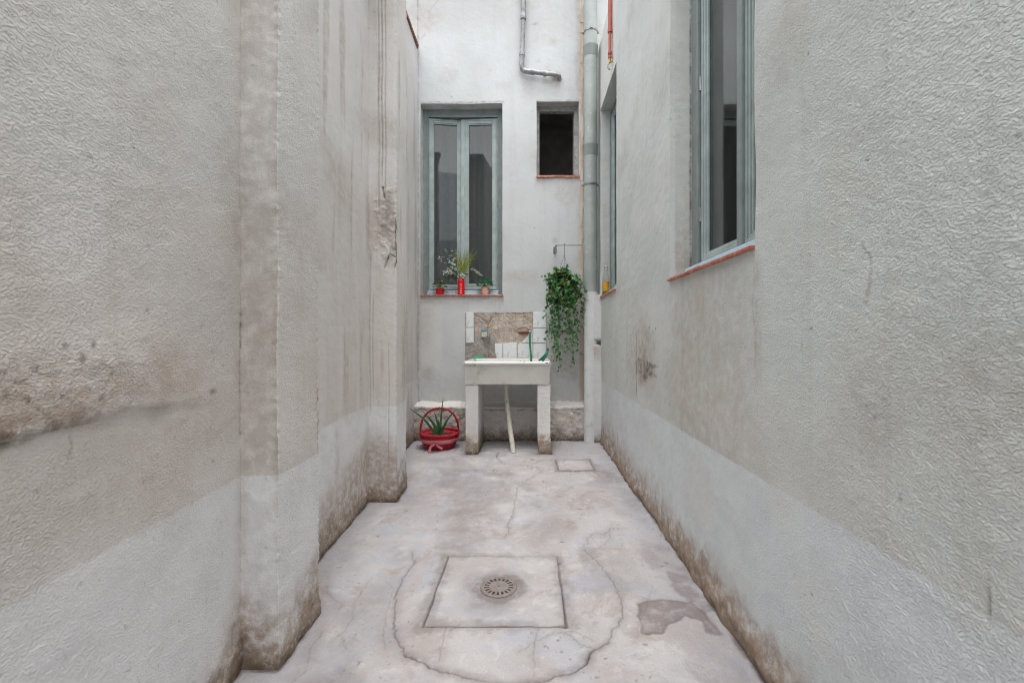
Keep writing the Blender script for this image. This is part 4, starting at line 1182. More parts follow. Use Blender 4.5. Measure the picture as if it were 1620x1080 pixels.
# the little casement
bm = bmesh.new()
x0, x1, z0, z1 = B2
bars(bm, x0 - .01, x1 + .01, z0 - .01, z1 + .01, y0 - .02, y0 + .04, .040, .050, .056, .022)
w2 = at_world(obj('window', bm, M['frame_grey']), bw)
tag(w2, 'small square dark window high on the right of the back wall')
sw_, sr_ = x1 - x0 - .07, (x1 - .045, y0 + .045, 0)
bm = bmesh.new(); bars(bm, -sw_, 0, z0 + .01, z1 - .044, 0, .034, .038, .038, .038, .038)
obj('sash', bm, M['frame_grey'], w2, sr_, (0, 0, math.radians(-96)))
bm = bmesh.new(); add_box(bm, -sw_ + .039, -.039, .015, .019, z0 + .049, z1 - .083); obj('pane', bm, M['pane'], w2, sr_, (0, 0, math.radians(-96)))

# near window in the right wall (local x runs towards the camera, local y into the room)
def right_window(W, label, ym, ax):
    a0, a1, b0, b1 = W
    wd = a1 - a0
    bm = bmesh.new()
    fw = .115 if wd > .78 else .052
    bars(bm, -.01, wd + .01, b0 - .01, b1 + .01, ax, ax + .055, fw, .052, .06, .03)
    bars(bm, fw - .02, wd - .032, b0 + .015, b1 - .04, ax - .014, ax + .001, .012, .012, .012, .014, .002)
    o = obj('window', bm, M['sage'])
    o.location = (XR, a1, 0); o.rotation_euler = (0, 0, -PI / 2)
    o.parent = rw; o.matrix_parent_inverse = Matrix.Translation(rw.location).inverted()
    tag(o, label)
    bm = bmesh.new()
    add_box(bm, .02, wd - .01, ax - .075, ax - .012, b0 + .004, b0 + .026, .006, 2)
    add_box(bm, .03, wd - .02, ax - .045, ax - .012, b0 + .030, b0 + .050, .006, 2)
    obj('weather_bar', bm, M['sage_ledge'], o)
    m = a1 - ym
    sash(o, fw - .002, m - .003, b0 + .052, b1 - .056, ax + .004, .034, 'l', math.radians(.6), M['sage_light'])
    sash(o, m + .003, wd - .050, b0 + .052, b1 - .056, ax + .004, .034, 'r', math.radians(-1.0), M['sage_light'])
    bm = bmesh.new(); add_box(bm, m - .022, m + .018, ax - .012, ax + .003, b0 + .055, b1 - .06, .004, 2)
    obj('closing_strip', bm, M['sage'], o)
    return o
w3 = right_window(W1, 'tall pale green window close by in the right wall', 1.64, .105)
w4 = right_window(W2, 'far window of the right wall, half hidden behind the downpipe', 3.82, .095)

# sill tiles
def sill(parent, pts, along, y0, y1, z0, z1, n):
    """n tiles from pts[0] to pts[1] along x or y"""
    a, b = pts
    for k in range(n):
        s, e = a + (b - a) * k / n, a + (b - a) * (k + 1) / n
        bm = bmesh.new()
        j = random.uniform(-.0015, .0015)
        if along == 'x': add_box(bm, s + .0012, e - .0012, y0 + j, y1, z0 + j, z1 + j, .003, 2)
        else: add_box(bm, y0 + j, y1, s + .0012, e - .0012, z0 + j, z1 + j, .003, 2)
        o = obj('sill_tile', bm, M['terracotta']); o.parent = parent
        o.matrix_parent_inverse = (parent.matrix_parent_inverse @ Matrix.LocRotScale(parent.location, parent.rotation_euler, None)).inverted()
        o.matrix_parent_inverse = (Matrix.Translation(bw.location if parent in (w1, w2) else rw.location) @ parent.matrix_parent_inverse @ Matrix.LocRotScale(parent.location, parent.rotation_euler, None)).inverted()
sill(w1, (B1[0] - .0, B1[1] + .008), 'x', YB - .022, y0 + .0, B1[2] - .009, B1[2] + .004, 6)
sill(w2, (B2[0] - .004, B2[1] + .006), 'x', YB - .018, y0 - .02, B2[2] - .014, B2[2] + .006, 3)
sill(w3, (W1[0] - .002, W1[1] + .004), 'y', XR - .016, XR + .10, W1[2] - .007, W1[2] + .005, 6)
sill(w4, (W2[0] + .0, W2[1] - .0), 'y', XR - .016, XR + .09, W2[2] - .010, W2[2] + .006, 5)

# rooms behind the panes
def room(name, x0, x1, y0, y1, z0, z1, open_side, mat, parent):
    vs = [(x0, y0, z0), (x1, y0, z0), (x1, y1, z0), (x0, y1, z0), (x0, y0, z1), (x1, y0, z1), (x1, y1, z1), (x0, y1, z1)]
    fs = {'bottom': (0, 1, 2, 3), 'top': (4, 5, 6, 7), 'front': (0, 1, 5, 4), 'back': (3, 2, 6, 7), 'left': (0, 3, 7, 4), 'right': (1, 2, 6, 5)}
    me = bpy.data.meshes.new(name)
    me.from_pydata(vs, [], [f for k, f in fs.items() if k != open_side])
    o = link(name, me, mat)
    at_world(o, parent)
    return o
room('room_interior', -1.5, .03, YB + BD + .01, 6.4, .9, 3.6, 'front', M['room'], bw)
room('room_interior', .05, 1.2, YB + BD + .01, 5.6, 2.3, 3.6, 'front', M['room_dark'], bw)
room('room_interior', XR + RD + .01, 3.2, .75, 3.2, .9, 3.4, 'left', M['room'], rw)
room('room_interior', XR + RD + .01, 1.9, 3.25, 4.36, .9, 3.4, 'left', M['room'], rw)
# grey drape behind the left panes, kitchen cupboards behind the near right pane
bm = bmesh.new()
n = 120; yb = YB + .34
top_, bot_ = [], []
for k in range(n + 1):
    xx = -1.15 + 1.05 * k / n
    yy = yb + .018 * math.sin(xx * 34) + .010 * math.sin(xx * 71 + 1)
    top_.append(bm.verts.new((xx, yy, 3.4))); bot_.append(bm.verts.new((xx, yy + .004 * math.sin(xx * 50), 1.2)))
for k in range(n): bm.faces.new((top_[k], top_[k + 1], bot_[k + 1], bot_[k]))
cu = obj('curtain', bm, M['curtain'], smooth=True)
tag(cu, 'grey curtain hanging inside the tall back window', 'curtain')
bm = bmesh.new(); add_box(bm, 1.9, 2.3, 2.75, 3.15, 1.9, 2.5, .01); add_box(bm, 1.5, 1.9, 2.85, 3.18, 1.0, 1.62, .01)
tag(obj('kitchen_cupboard', bm, M['cupboard']), 'pale cupboards dimly visible through the near right window', 'cupboard')

# ================================================================== PIPES
# big downpipe at the right of the back wall
PXc, PYc, PR = .600, 4.235, .064
dp = empty('downpipe', (PXc, PYc, 1.42), 'thick grey-green downpipe running down the right corner of the back wall', 'pipe')
bm = bmesh.new(); add_tube(bm, [(0, 0, 0), (.001, 0, .8), (0, 0, 1.9), (.0, 0, 3.7)], PR, 32); obj('pipe', bm, M['pvc'], dp, smooth=True, angle=50)
for z in (1.20, 2.15, 3.45):                              # sockets
    bm = bmesh.new()
    add_lathe(bm, [(PR + .0005, -.06), (PR + .004, -.055), (PR + .005, .03), (PR + .009, .035), (PR + .009, .048), (PR + .001, .052)], seg=32, capb=False)
    zz = {1.20: back_at(0, 233, 4.17)[1], 2.15: back_at(0, 75, 4.17)[1], 3.45: 4.62}[z] - 1.42
    obj('socket', bm, M['pvc'], dp, (0, 0, zz), smooth=True, angle=40)
for py in (289, 44, ):
    zc = back_at(0, py, 4.17)[1] - 1.42
    bm = bmesh.new()
    add_lathe(bm, [(PR + .001, -.009), (PR + .005, -.009), (PR + .005, .009), (PR + .001, .009)], seg=32, capb=False)
    add_box(bm, -PR - .022, -PR - .002, -.010, .010, -.010, .010, .002); add_box(bm, PR + .002, PR + .018, -.01, .01, -.010, .010, .002)
    add_box(bm, -.012, .012, -PR - .012, -PR - .002, -.006, .006, .002)
    add_box(bm, -.010, .010, PR + .004, PR + .10, -.008, .008)
    obj('clamp', bm, M['clamp'], dp, (0, 0, zc), smooth=True, angle=35)
# whitewashed lower part with its plastered casing
cs = empty('pipe_casing', (.62, 4.25, 0), 'whitewashed plaster casing round the foot of the downpipe', 'pipe casing')
bm = bmesh.new()
add_tube(bm, [(-.018, -.03, -.005), (-.019, -.028, .5), (-.018, -.026, 1.0), (-.019, -.022, 1.42)], [.068, .067, .067, .066], 28)
obj('pipe_foot', bm, M['pipe_white'], cs, smooth=True, angle=50)
p = Patches()
xs = ticks(.66, .705, .006)
p.grid(ticks(.622, .695, .006), ticks(-.01, 1.39, .008), lambda a, b: np.stack([a, a * 0 + 4.150, b], 1))
p.grid(ticks(4.150, 4.40, .02), ticks(-.01, 1.39, .02), lambda a, b: np.stack([a * 0 + .622, a, b], 1))
p.grid(ticks(.622, .695, .006), ticks(4.150, 4.40, .02), lambda a, b: np.stack([a, b, a * 0 + 1.39], 1))
def cas_marks(v):
    m = np.zeros((len(v), 3)); nn = fbm(v, .04, 5); z = v[:, 2]
    zz = back_at(0, 540, 4.24)[1]
    m[:, 1] = .9 * (1 - sstep(.008, .035, np.abs(z - zz + .01) + .012 * nn)) + .55 * (1 - sstep(.0, .12, z + .07 * nn))
    m[:, 0] = .5 * (1 - sstep(.0, .16, np.abs(z - zz + .07) + .05 * nn))
    return m
def cas_warp(v, m):
    w = rough(v, 1, 600, 1.5); w[:, 1] += .03 * m[:, 1] * (v[:, 1] < 4.16) * (v[:, 2] > .3)
    return w
at_world(p.build('casing', M['casing'], None, cas_warp, cas_marks), cs)

# grey pipe on the upper back wall
gp = empty('waste_pipe', (-.045, YB - .045, 3.6), 'slim galvanised pipe turning sideways into the upper back wall', 'pipe')
yk = YB - .045
def bk(px, py): q = back_at(px, py, yk); return (q[0] + .045, 0, q[1] - 3.6)
bm = bmesh.new(); add_tube(bm, [bk(828, -60), bk(828, 30)], .025, 16); obj('upper_pipe', bm, M['steel_pipe'], gp, smooth=True, angle=50)
bm = bmesh.new(); add_tube(bm, smooth_path([bk(828, 28), bk(827, 60), bk(826, 88)], 4), .021, 16); obj('lower_pipe', bm, M['steel_pipe'], gp, smooth=True, angle=50)
bm = bmesh.new(); add_tube(bm, smooth_path([bk(826, 86), bk(825.5, 104), bk(828, 111), bk(836, 113.5), bk(845, 114.5)], 5), .0245, 16); obj('elbow', bm, M['steel_pipe'], gp, smooth=True, angle=50)
bm = bmesh.new(); e = bk(884, 119); add_tube(bm, smooth_path([bk(842, 114), bk(862, 116.5), bk(878, 118), (e[0], .01, e[2]), (e[0] + .012, .05, e[2] - .01)], 5), .021, 16); obj('side_pipe', bm, M['steel_pipe'], gp, smooth=True, angle=50)
for q, dr in ((bk(828, 29), (0, 0, 1)), (bk(826, 87), (0, 0, 1)), (bk(843, 114.3), (1, 0, 0)), (bk(862, 116.5), (1, 0, -.1))):
    bm = bmesh.new(); d = Vector(dr).normalized() * .014
    add_tube(bm, [Vector(q) - d, Vector(q) + d], .0285, 16); obj('collar', bm, M['steel_pipe'], gp, smooth=True, angle=50)

# red pipe above the far right window
rp = empty('gas_pipe', (XR - .022, 3.60, 3.2), 'thin red pipe with a brass fitting above the far right window', 'pipe')
def rk(py): return EYE - (py - VY) * 3.60 / F - 3.2
bm = bmesh.new(); add_tube(bm, [(0, 0, rk(-80)), (0, 0, rk(50))], .0155, 12); add_tube(bm, [(0, 0, rk(50)), (0, 0, rk(84))], .0125, 12); obj('pipe', bm, M['red_pipe'], rp, smooth=True, angle=50)
bm = bmesh.new(); add_tube(bm, [(0, 0, rk(47)), (0, 0, rk(52))], .019, 12); obj('coupling', bm, M['red_pipe'], rp)
bm = bmesh.new(); add_tube(bm, [(0, 0, rk(82)), (0, 0, rk(86)), (0, 0, rk(86.5)), (0, 0, rk(88)), (0, 0, rk(88.5)), (0, 0, rk(92))], [.018, .018, .012, .012, .017, .017], 6); obj('union_nut', bm, M['red_pipe'], rp)
bm = bmesh.new(); add_tube(bm, [(.0, 0, rk(92)), (0, 0, rk(100))], .010, 8); add_tube(bm, [(-.005, 0, rk(98)), (.03, 0, rk(97))], .007, 6); obj('valve', bm, M['brass'], rp, smooth=True, angle=40)
bm = bmesh.new(); add_tube(bm, smooth_path([(0, 0, rk(99)), (-.016, 0, rk(103)), (-.014, 0, rk(109)), (.004, 0, rk(110))], 5), .005, 6); obj('hook', bm, M['clamp'], rp, smooth=True)

# ================================================================== LAUNDRY SINK
SX0, SX1, SY0, SY1 = -.548, .193, 3.765, 4.345
sk = empty('laundry_sink', ((SX0 + SX1) / 2, SY0, 0), 'old white stoneware laundry sink on two plastered piers', 'sink')
ox, oy = sk.location.x, sk.location.y
bm = bmesh.new()
W = (SX1 - SX0) / 2; D = SY1 - SY0
def loop(x, y0, y1, z, xr=0): return [bm.verts.new(c) for c in ((-x, y0, z), (x, y0, z), (x, y1, z), (-x, y1, z))]
rings = [loop(W - .010, .010, D - .006, .592), loop(W - .002, .002, D - .002, .745), loop(W - .002, .001, D - .002, .752), loop(W, -.004, D, .758), loop(W, -.004, D, .780), loop(W - .006, .002, D - .006, .787),
         loop(W - .040, .042, D - .045, .783), loop(W - .048, .052, D - .055, .775), loop(W - .085, .13, D - .09, .63)]
bm.faces.new(rings[0][::-1])
for a, b in zip(rings[:-1], rings[1:]):
    for k in range(4): bm.faces.new((a[k], a[(k + 1) % 4], b[(k + 1) % 4], b[k]))
bm.faces.new(rings[-1])
bm.edges.ensure_lookup_table()
bmesh.ops.bevel(bm, geom=[e for e in bm.edges if e.calc_length() > .02 and e.verts[0].co.z > .60 or abs(e.verts[0].co.z - e.verts[1].co.z) > .05], offset=.006, segments=3, affect='EDGES', clamp_overlap=True)
obj('basin', bm, M['stone'], sk, smooth=True, angle=40)
bm = bmesh.new()
n = 0
xm0 = W - .001
# glazed rim roll laid over the front and side edges
add_tube(bm, [(-W + .015, .004, .771), (W - .015, .004, .771)], .0165, 14)
add_tube(bm, [(-W + .006, .012, .771), (-W + .006, D - .02, .771)], .0150, 14)
add_tube(bm, [(W - .006, .012, .771), (W - .006, D - .02, .771)], .0150, 14)
add_tube(bm, [(-W + .02, D - .016, .771), (W - .02, D - .016, .771)], .0155, 14)
obj('rim', bm, M['glaze'], sk, smooth=True, angle=50)
for px, py, s in ((751, 577, 1.0), (829, 572, .7), (865, 574, 1.3), (824, 571, .6)):
    q = back_at(px, py, SY0 - .012)
    bm = bmesh.new(); bmesh.ops.create_icosphere(bm, subdivisions=1, radius=.006 * s)
    for v in bm.verts: v.co = Vector((v.co.x * 1.8 + random.uniform(-.001, .001), v.co.y * .4, v.co.z * .6))
    obj('chip', bm, M['chip'], sk, (q[0] - ox, SY0 - .0125 - oy, q[1]))
def pier(x0, x1, lean, seed):
    p = Patches()
    Y0, Y1 = SY0 + .015, 4.25
    za = ticks(-.01, .591, .010)
    for a, b in (((x0, Y0), (x1, Y0)), ((x1, Y0), (x1, Y1)), ((x1, Y1), (x0, Y1)), ((x0, Y1), (x0, Y0))):
        L, f = flat(a, b); p.grid(ticks(0, L, .012), za, f)
    p.grid(np.array([x0, x1]), np.array([Y0, Y1]), lambda a, b: np.stack([a, b, a * 0 + .591], 1))
    def mk(v):
        m = np.zeros((len(v), 3)); nn = fbm(v, .05, seed)
        m[:, 0] = .8 * (1 - sstep(.10, .19, v[:, 2] + .06 * nn)); m[:, 1] = .35 * (1 - sstep(.0, .10, v[:, 2] + .05 * nn)) + .5 * sstep(.57, .588, v[:, 2])
        return m
    def wp(v, m):
        w = rough(v, .9, seed, 1.6)
        k = sstep(.16, 0, v[:, 2])
        w[:, 0] += lean * k + .004 * k * fbm(v, .04, seed + 3); w[:, 1] -= .012 * k
        return w
    o = p.build('leg', M['pier'], None, wp, mk)
    return at_world(o, sk)
pier(-.531, -.424, .002, 700)
pier(.083, .193, .010, 720)
bm = bmesh.new()
add_tube(bm, smooth_path([(-.20 - ox, 4.02 - oy, .60), (-.198 - ox, 4.01 - oy, .52), (-.165 - ox, 3.92 - oy, .25), (-.122 - ox, 3.80 - oy, .0)], 5), .0215, 16)
obj('drain_pipe', bm, M['wastepipe'], sk, smooth=True, angle=50)
bm = bmesh.new(); add_tube(bm, [(-.20 - ox, 4.02 - oy, .597), (-.199 - ox, 4.013 - oy, .535)], .028, 16)
obj('drain_collar', bm, M['wastepipe'], sk, smooth=True, angle=50)

# hose and the green clip
def curve_pts(L): return smooth_path(L, 6)
c = back_at(838, 527)
hz = empty('garden_hose', (c[0], YB - .07, c[1]), 'dark green hose hanging from the rusty tap into the sink', 'hose')
bm = bmesh.new()
add_tube(bm, curve_pts([(0, .0, .0), (.0, -.01, -.05), (.004, -.03, -.13), (.012, -.06, -.22), (.02, -.09, -.33), (.055, -.13, -.345), (.09, -.19, -.33), (.12, -.26, -.26), (.15, -.28, -.20), (.165, -.26, -.175)]), .0095, 10)
obj('tube', bm, M['hose'], hz, smooth=True)
bm = bmesh.new()
for k in range(3):
    o_ = k * .012
    add_tube(bm, curve_pts([(.085 + o_, -.20, -.255 + o_ * .3), (.115 + o_, -.22, -.228), (.150 + o_ * .6, -.23, -.190 + o_), (.166, -.24, -.165 + o_)]), .0085, 8)
obj('coil', bm, M['hose'], hz, smooth=True)
bm = bmesh.new()
add_box(bm, -.05, .05, -.02, .02, 0, .012, .004, 2); add_tube(bm, [(-.045, -.005, .012), (.03, .004, .016)], .007, 8)
gc = obj('green_clip', bm, M['hose_bright'], None, (SX0 + .075, SY1 - .11, .7885), (0, 0, .1))
tag(gc, 'bright green plastic clip lying on the left rear rim of the sink', 'clip')

# ================================================================== BASKET WITH ALOE
bc = (-.795, 3.985)
bk_ = empty('wicker_basket', (bc[0], bc[1], 0), 'round red wicker basket with a tall hoop handle on the floor', 'basket')
bm = bmesh.new()
SEG = 56
rows = 9
prof = []
for k in range(rows + 1):
    t_ = k / rows
    z = .012 + .118 * t_
    r = .120 + .046 * math.sin(t_ * PI * .5)
    prof.append((r, z))
for k, (r, z) in enumerate(prof):                       # woven rows in and out around the stakes
    pts = []
    for s in range(SEG + 1):
        a = 2 * PI * s / SEG
        rr_ = r + .0035 * (1 if (s + k) % 2 else -1)
        pts.append((rr_ * math.cos(a), rr_ * math.sin(a), z))
    add_tube(bm, pts, .0080, 6, cap=False)
obj('woven_side', bm, M['basket'], bk_, smooth=True)
bm = bmesh.new()
add_lathe(bm, [(.001, .004), (.112, .004), (.118, .012), (.160, .128), (.154, .128), (.113, .014), (.001, .012)], seg=40, capb=False); obj('lining', bm, M['basket'], bk_, smooth=True)
bm = bmesh.new()
for h_, ph in ((0, 0), (.0, PI)):                        # twisted rim
    pts = []
    for s in range(145):
        a = 2 * PI * s / 144
        tw = a * 18 + ph
        rr_ = .169 + .007 * math.cos(tw)
        pts.append((rr_ * math.cos(a), rr_ * math.sin(a), .136 + .007 * math.sin(tw)))
    add_tube(bm, pts, .0085, 6, cap=False)
obj('rim', bm, M['basket'], bk_, smooth=True)
bm = bmesh.new()
pts = []
for s in range(41):
    a = PI * s / 40
    pts.append((.168 * math.cos(a) * (1 + .05 * math.sin(a)), 0.004 * math.sin(9 * a), .13 + .225 * math.sin(a) ** .85))
add_tube(bm, pts, .0085, 8)
for s in range(120):
    pass
tw1 = []
for s in range(241):
    a = PI * s / 240
    c_ = Vector((.168 * math.cos(a) * (1 + .05 * math.sin(a)), 0, .13 + .225 * math.sin(a) ** .85))
    n_ = Vector((math.cos(a), 0, math.sin(a)))
    tw1.append(c_ + n_ * .008 * math.cos(a * 40) + Vector((0, 1, 0)) * .008 * math.sin(a * 40))
add_tube(bm, tw1, .0045, 5)
obj('handle', bm, M['basket'], bk_, rot=(0, 0, math.radians(6)), smooth=True)
bm = bmesh.new()
add_lathe(bm, [(.1605, .066), (.164, .070), (.1725, .098), (.1695, .101)], seg=40, capb=False)
obj('ribbon', bm, M['ribbon'], bk_, smooth=True)
def strip(bm, pts, w, th=.0012, up=(0, 0, 1)):
    P = [Vector(p) for p in pts]; n = len(P); up = Vector(up)
    if not hasattr(w, '__len__'): w = [w] * n
    A, B = [], []
    for i, q in enumerate(P):
        t_ = (P[min(i + 1, n - 1)] - P[max(i - 1, 0)]).normalized()
        s_ = t_.cross(up)
        s_ = s_.normalized() if s_.length > 1e-4 else Vector((1, 0, 0))
        A.append(bm.verts.new(q - s_ * w[i] / 2)); B.append(bm.verts.new(q + s_ * w[i] / 2))
    for i in range(n - 1): bm.faces.new((A[i], A[i + 1], B[i + 1], B[i]))
bm = bmesh.new()
strip(bm, smooth_path([(-.002, -.176, .080), (-.020, -.190, .068), (-.042, -.188, .045), (-.048, -.196, .012)], 5), .020, up=(0, 1, 0))
strip(bm, smooth_path([(.004, -.176, .080), (.022, -.188, .062), (.042, -.184, .045), (.060, -.180, .036)], 5), .018, up=(0, 1, 0))
for s in (-1, 1):
    strip(bm, smooth_path([(0, -.178, .080), (s * .020, -.196, .094), (s * .036, -.192, .086), (s * .020, -.186, .074), (0, -.180, .079)], 5), .013, up=(0, .6, 1))
obj('bow', bm, M['ribbon'], bk_)
al = empty('aloe_plant', (bc[0], bc[1], .118), 'aloe with slim pointed green leaves standing in the red basket', 'plant')
bm = bmesh.new(); add_lathe(bm, [(.001, .0), (.10, -.004), (.148, -.012)], seg=24, capb=False)
obj('soil', bm, M['soil'], al, smooth=True)
tips = [(647, 645, 3.90), (669, 651, 4.02), (687, 651, 4.03), (701, 629, 3.98), (721, 648, 3.93), (694, 662, 3.90), (680, 662, 4.05), (706, 668, 4.04), (699, 672, 3.86)]
for i, (px, py, yd) in enumerate(tips):
    q = back_at(px, py, yd)
    tip = Vector((q[0] - bc[0], yd - bc[1], q[1] - .118))
    base = Vector((tip.x * .06, tip.y * .3 - .01, -.012))
    mid_ = base.lerp(tip, .5) + Vector((-tip.x * .06, 0, .02 if i != 3 else 0))
    path = smooth_path([base, mid_, tip], 6)
    bm = bmesh.new(); prev = None; rr_ = .0135 if i < 5 else .010
    n = len(path)
    for k, q_ in enumerate(path):
        t_ = (path[min(k + 1, n - 1)] - path[max(k - 1, 0)]).normalized()
        sd_ = t_.cross(Vector((0, 1, 0))).normalized(); fr = sd_.cross(t_)
        w_ = rr_ * (1 - k / (n - 1)) ** .75 + .0008
        row = [bm.verts.new(q_ + sd_ * w_), bm.verts.new(q_ - fr * w_ * .12), bm.verts.new(q_ - sd_ * w_), bm.verts.new(q_ + fr * w_ * .55)]
        if prev:
            for j in range(4): bm.faces.new((prev[j], prev[(j + 1) % 4], row[(j + 1) % 4], row[j]))
        prev = row
    obj('leaf', bm, M['aloe'], al, smooth=True, angle=60)

# ================================================================== SILL PLANTS
zs = B1[2] + .0055
def leaf_quad(bm, c, d, up, L, w, bend=.2):
    d = d.normalized(); s_ = d.cross(up)
    s_ = s_.normalized() if s_.length > 1e-3 else Vector((1, 0, 0))
    u_ = s_.cross(d)
    pts = [(0, 0), (.35, .5), (.7, .42), (1, 0)]
    l = [bm.verts.new(c + d * L * t_ + s_ * w * k - u_ * bend * L * t_ * t_) for t_, k in pts]
    r = [bm.verts.new(c + d * L * t_ - s_ * w * k - u_ * bend * L * t_ * t_) for t_, k in pts[1:3]]
    m_ = [bm.verts.new(c + d * L * t_ - u_ * (bend * L * t_ * t_ + .10 * w)) for t_ in (.35, .7)]
    bm.faces.new((l[0], l[1], m_[0])); bm.faces.new((l[1], l[2], m_[1], m_[0])); bm.faces.new((l[2], l[3], m_[1]))
    bm.faces.new((l[0], m_[0], r[0])); bm.faces.new((m_[0], m_[1], r[1], r[0])); bm.faces.new((m_[1], l[3], r[1]))
def rdir(r, zmin=-.2):
    while True:
        v = Vector((r.uniform(-1, 1), r.uniform(-1, 1), r.uniform(zmin, 1)))
        if .2 < v.length < 1: return v.normalized()
def pot_plant(px, r0, r1, h, potmat, folmat, label, seed, spread, fh, n, lsz, rimh=.012):
    yk = YB + .035
    x = back_at(px, 0, yk)[0]
    e = empty('potted_plant', (x, yk, zs), label, 'potted plant')
    bm = bmesh.new(); add_lathe(bm, [(.001, .0), (r0, 0), (r1 - .002, h - rimh), (r1 + .002, h - rimh), (r1 + .0025, h), (r1 - .002, h), (r1 - .004, h - .010), (.001, h - .010)], seg=28, capb=False)
    obj('pot', bm, potmat, e, smooth=True, angle=35)
    bm = bmesh.new(); add_lathe(bm, [(.001, h - .007), (r1 - .005, h - .009)], seg=16, capb=False); obj('soil', bm, M['soil'], e)
    r = random.Random(seed)
    bm = bmesh.new(); bs = bmesh.new()
    for k in range(n):
        d = rdir(r, .0)
        tip = Vector((d.x * spread, d.y * spread * .55, h + .01 + abs(d.z) * fh))
        if k % 4 == 0: add_tube(bs, [(0, 0, h - .008), (tip.x * .5, tip.y * .5, h + (tip.z - h) * .55), tip], .0014, 4)
        leaf_quad(bm, tip, Vector((d.x, d.y, d.z * .7 + r.uniform(-.2, .5))), Vector((r.uniform(-.5, .5), r.uniform(-.5, .5), 1)), lsz * r.uniform(.7, 1.3), lsz * .55, .25)
    obj('stem', bs, M['stem'], e); o = obj('foliage', bm, folmat, e); o['kind'] = 'stuff'
    return e
pot_plant(696, .033, .044, .066, M['red_pot'], M['sprout'], 'small dark red pot with an olive green bushy plant on the sill', 5, .058, .075, 110, .026)
pot_plant(767.5, .034, .043, .076, M['pink_pot'], M['fern'], 'small pale pink pot with a bright green plant on the sill', 6, .062, .062, 130, .030, .004)
# red vase with motif and bouquet
yk = YB + .03
vx = back_at(729.5, 0, yk)[0]
va = empty('flower_vase', (vx, yk, zs), 'narrow bright red vase with a column of small white marks on the sill', 'vase')
bm = bmesh.new()
add_lathe(bm, [(.001, 0), (.034, 0), (.0355, .01), (.0355, .125), (.033, .145), (.027, .160), (.024, .165), (.021, .163), (.026, .145), (.028, .10), (.001, .10)], seg=32, capb=False)
obj('body', bm, M['red_vase'], va, smooth=True, angle=40)
for k in range(5):
    bm = bmesh.new()
    for s in (-1, 0, 1):
        a = -PI / 2 + s * .16 + .10; add_box(bm, .0358 * math.cos(a) - .0045, .0358 * math.cos(a) + .0045, .0358 * math.sin(a) - .0008, .0358 * math.sin(a) + .001, .014 + k * .021, .0195 + k * .021)
    obj('motif', bm, M['white_print'], va)
bq = empty('bouquet', (vx, yk, zs + .155), 'loose bouquet of silver eucalyptus, yellow grasses and white sprigs in the red vase', 'flowers')
r = random.Random(11)
bqx, bqz = vx, zs + .155
def bp_(px, py, dy=0):
    q = back_at(px, py, yk + dy); return Vector((q[0] - bqx, dy, q[1] - bqz))
st = bmesh.new(); gr = bmesh.new(); eu = bmesh.new(); wh = bmesh.new(); gl = bmesh.new(); ol = bmesh.new()
for k in range(70):                                      # yellow-green grass plume
    base = bp_(r.uniform(724, 736), r.uniform(424, 436), r.uniform(-.02, .02))
    tip = bp_(r.uniform(716, 750), r.uniform(392, 418), r.uniform(-.05, .04))
    strip(gr, smooth_path([base, base.lerp(tip, .5) + Vector((r.uniform(-.008, .008), 0, 0)), tip], 3), [.004, .004, .004, .0035, .003, .002, .001][:7], up=(0, 1, 0))
for (x_, y_) in ((712, 405), (718, 398), (735, 394), (728, 398), (740, 400), (748, 402), (694, 412), (700, 420), (708, 432), (704, 430), (754, 402), (755, 426), (758, 432), (712, 420), (722, 430)):
    tip = bp_(x_, y_, r.uniform(-.04, .04))
    add_tube(st, smooth_path([(0, 0, -.02), tip * .5 + Vector((0, 0, .012)), tip], 5), .0013, 4)
for (x_, y_, n_, sp) in ((717, 418, 26, 7), (721, 426, 20, 6), (732, 434, 16, 6), (708, 430, 14, 6), (728, 440, 12, 5), (715, 412, 12, 6)):
    for k in range(n_):
        c_ = bp_(x_ + r.gauss(0, sp * .5), y_ + r.gauss(0, sp * .4), r.uniform(-.05, .03))
        leaf_quad(eu, c_, rdir(r, -.6), rdir(r), r.uniform(.016, .028), r.uniform(.014, .022), .15)
for (x0_, y0_, x1_, y1_) in ((744, 425, 760, 434), (716, 432, 703, 430), (722, 434, 710, 424)):
    for k in range(14):
        t_ = k / 13
        c_ = bp_(x0_ + (x1_ - x0_) * t_, y0_ + (y1_ - y0_) * t_, -.03)
        leaf_quad(ol, c_, Vector((1 if x1_ > x0_ else -1, r.uniform(-.6, .3), r.uniform(-1.4, .9))), Vector((0, -1, .3)), .026, .014, .2)
for k in range(26):                                     # dark olive filler
    c_ = bp_(r.uniform(708, 736), r.uniform(425, 442), r.uniform(-.01, .05)); leaf_quad(gl, c_, rdir(r, -.5), rdir(r), .034, .020, .2)
for (x_, y_) in ((748, 404), (752, 402), (755, 399), (747, 408), (750, 410), (753, 405), (745, 413)):
    for q in range(5): leaf_quad(gr, bp_(x_ + r.uniform(-1, 1), y_ + r.uniform(-1, 1), r.uniform(-.02, .02)), rdir(r, -.4), rdir(r), .014, .007, .1)
for (cx_, cy_) in ((697, 410), (699, 413), (693, 411), (703, 417), (704, 396), (707, 398), (712, 404), (715, 403), (721, 396), (722, 400), (716, 397), (700, 407), (720, 408), (709, 409), (696, 406)):
    for k in range(5):
        c_ = bp_(cx_ + r.gauss(0, 1.0), cy_ + r.gauss(0, 1.0), r.uniform(-.04, .02))
        leaf_quad(wh, c_, rdir(r, -.3), rdir(r), .0085, .007, .1)
obj('stem', st, M['stem'], bq); obj('grass', gr, M['yellow_green'], bq)['kind'] = 'stuff'; obj('eucalyptus', eu, M['eucalyptus'], bq)['kind'] = 'stuff'
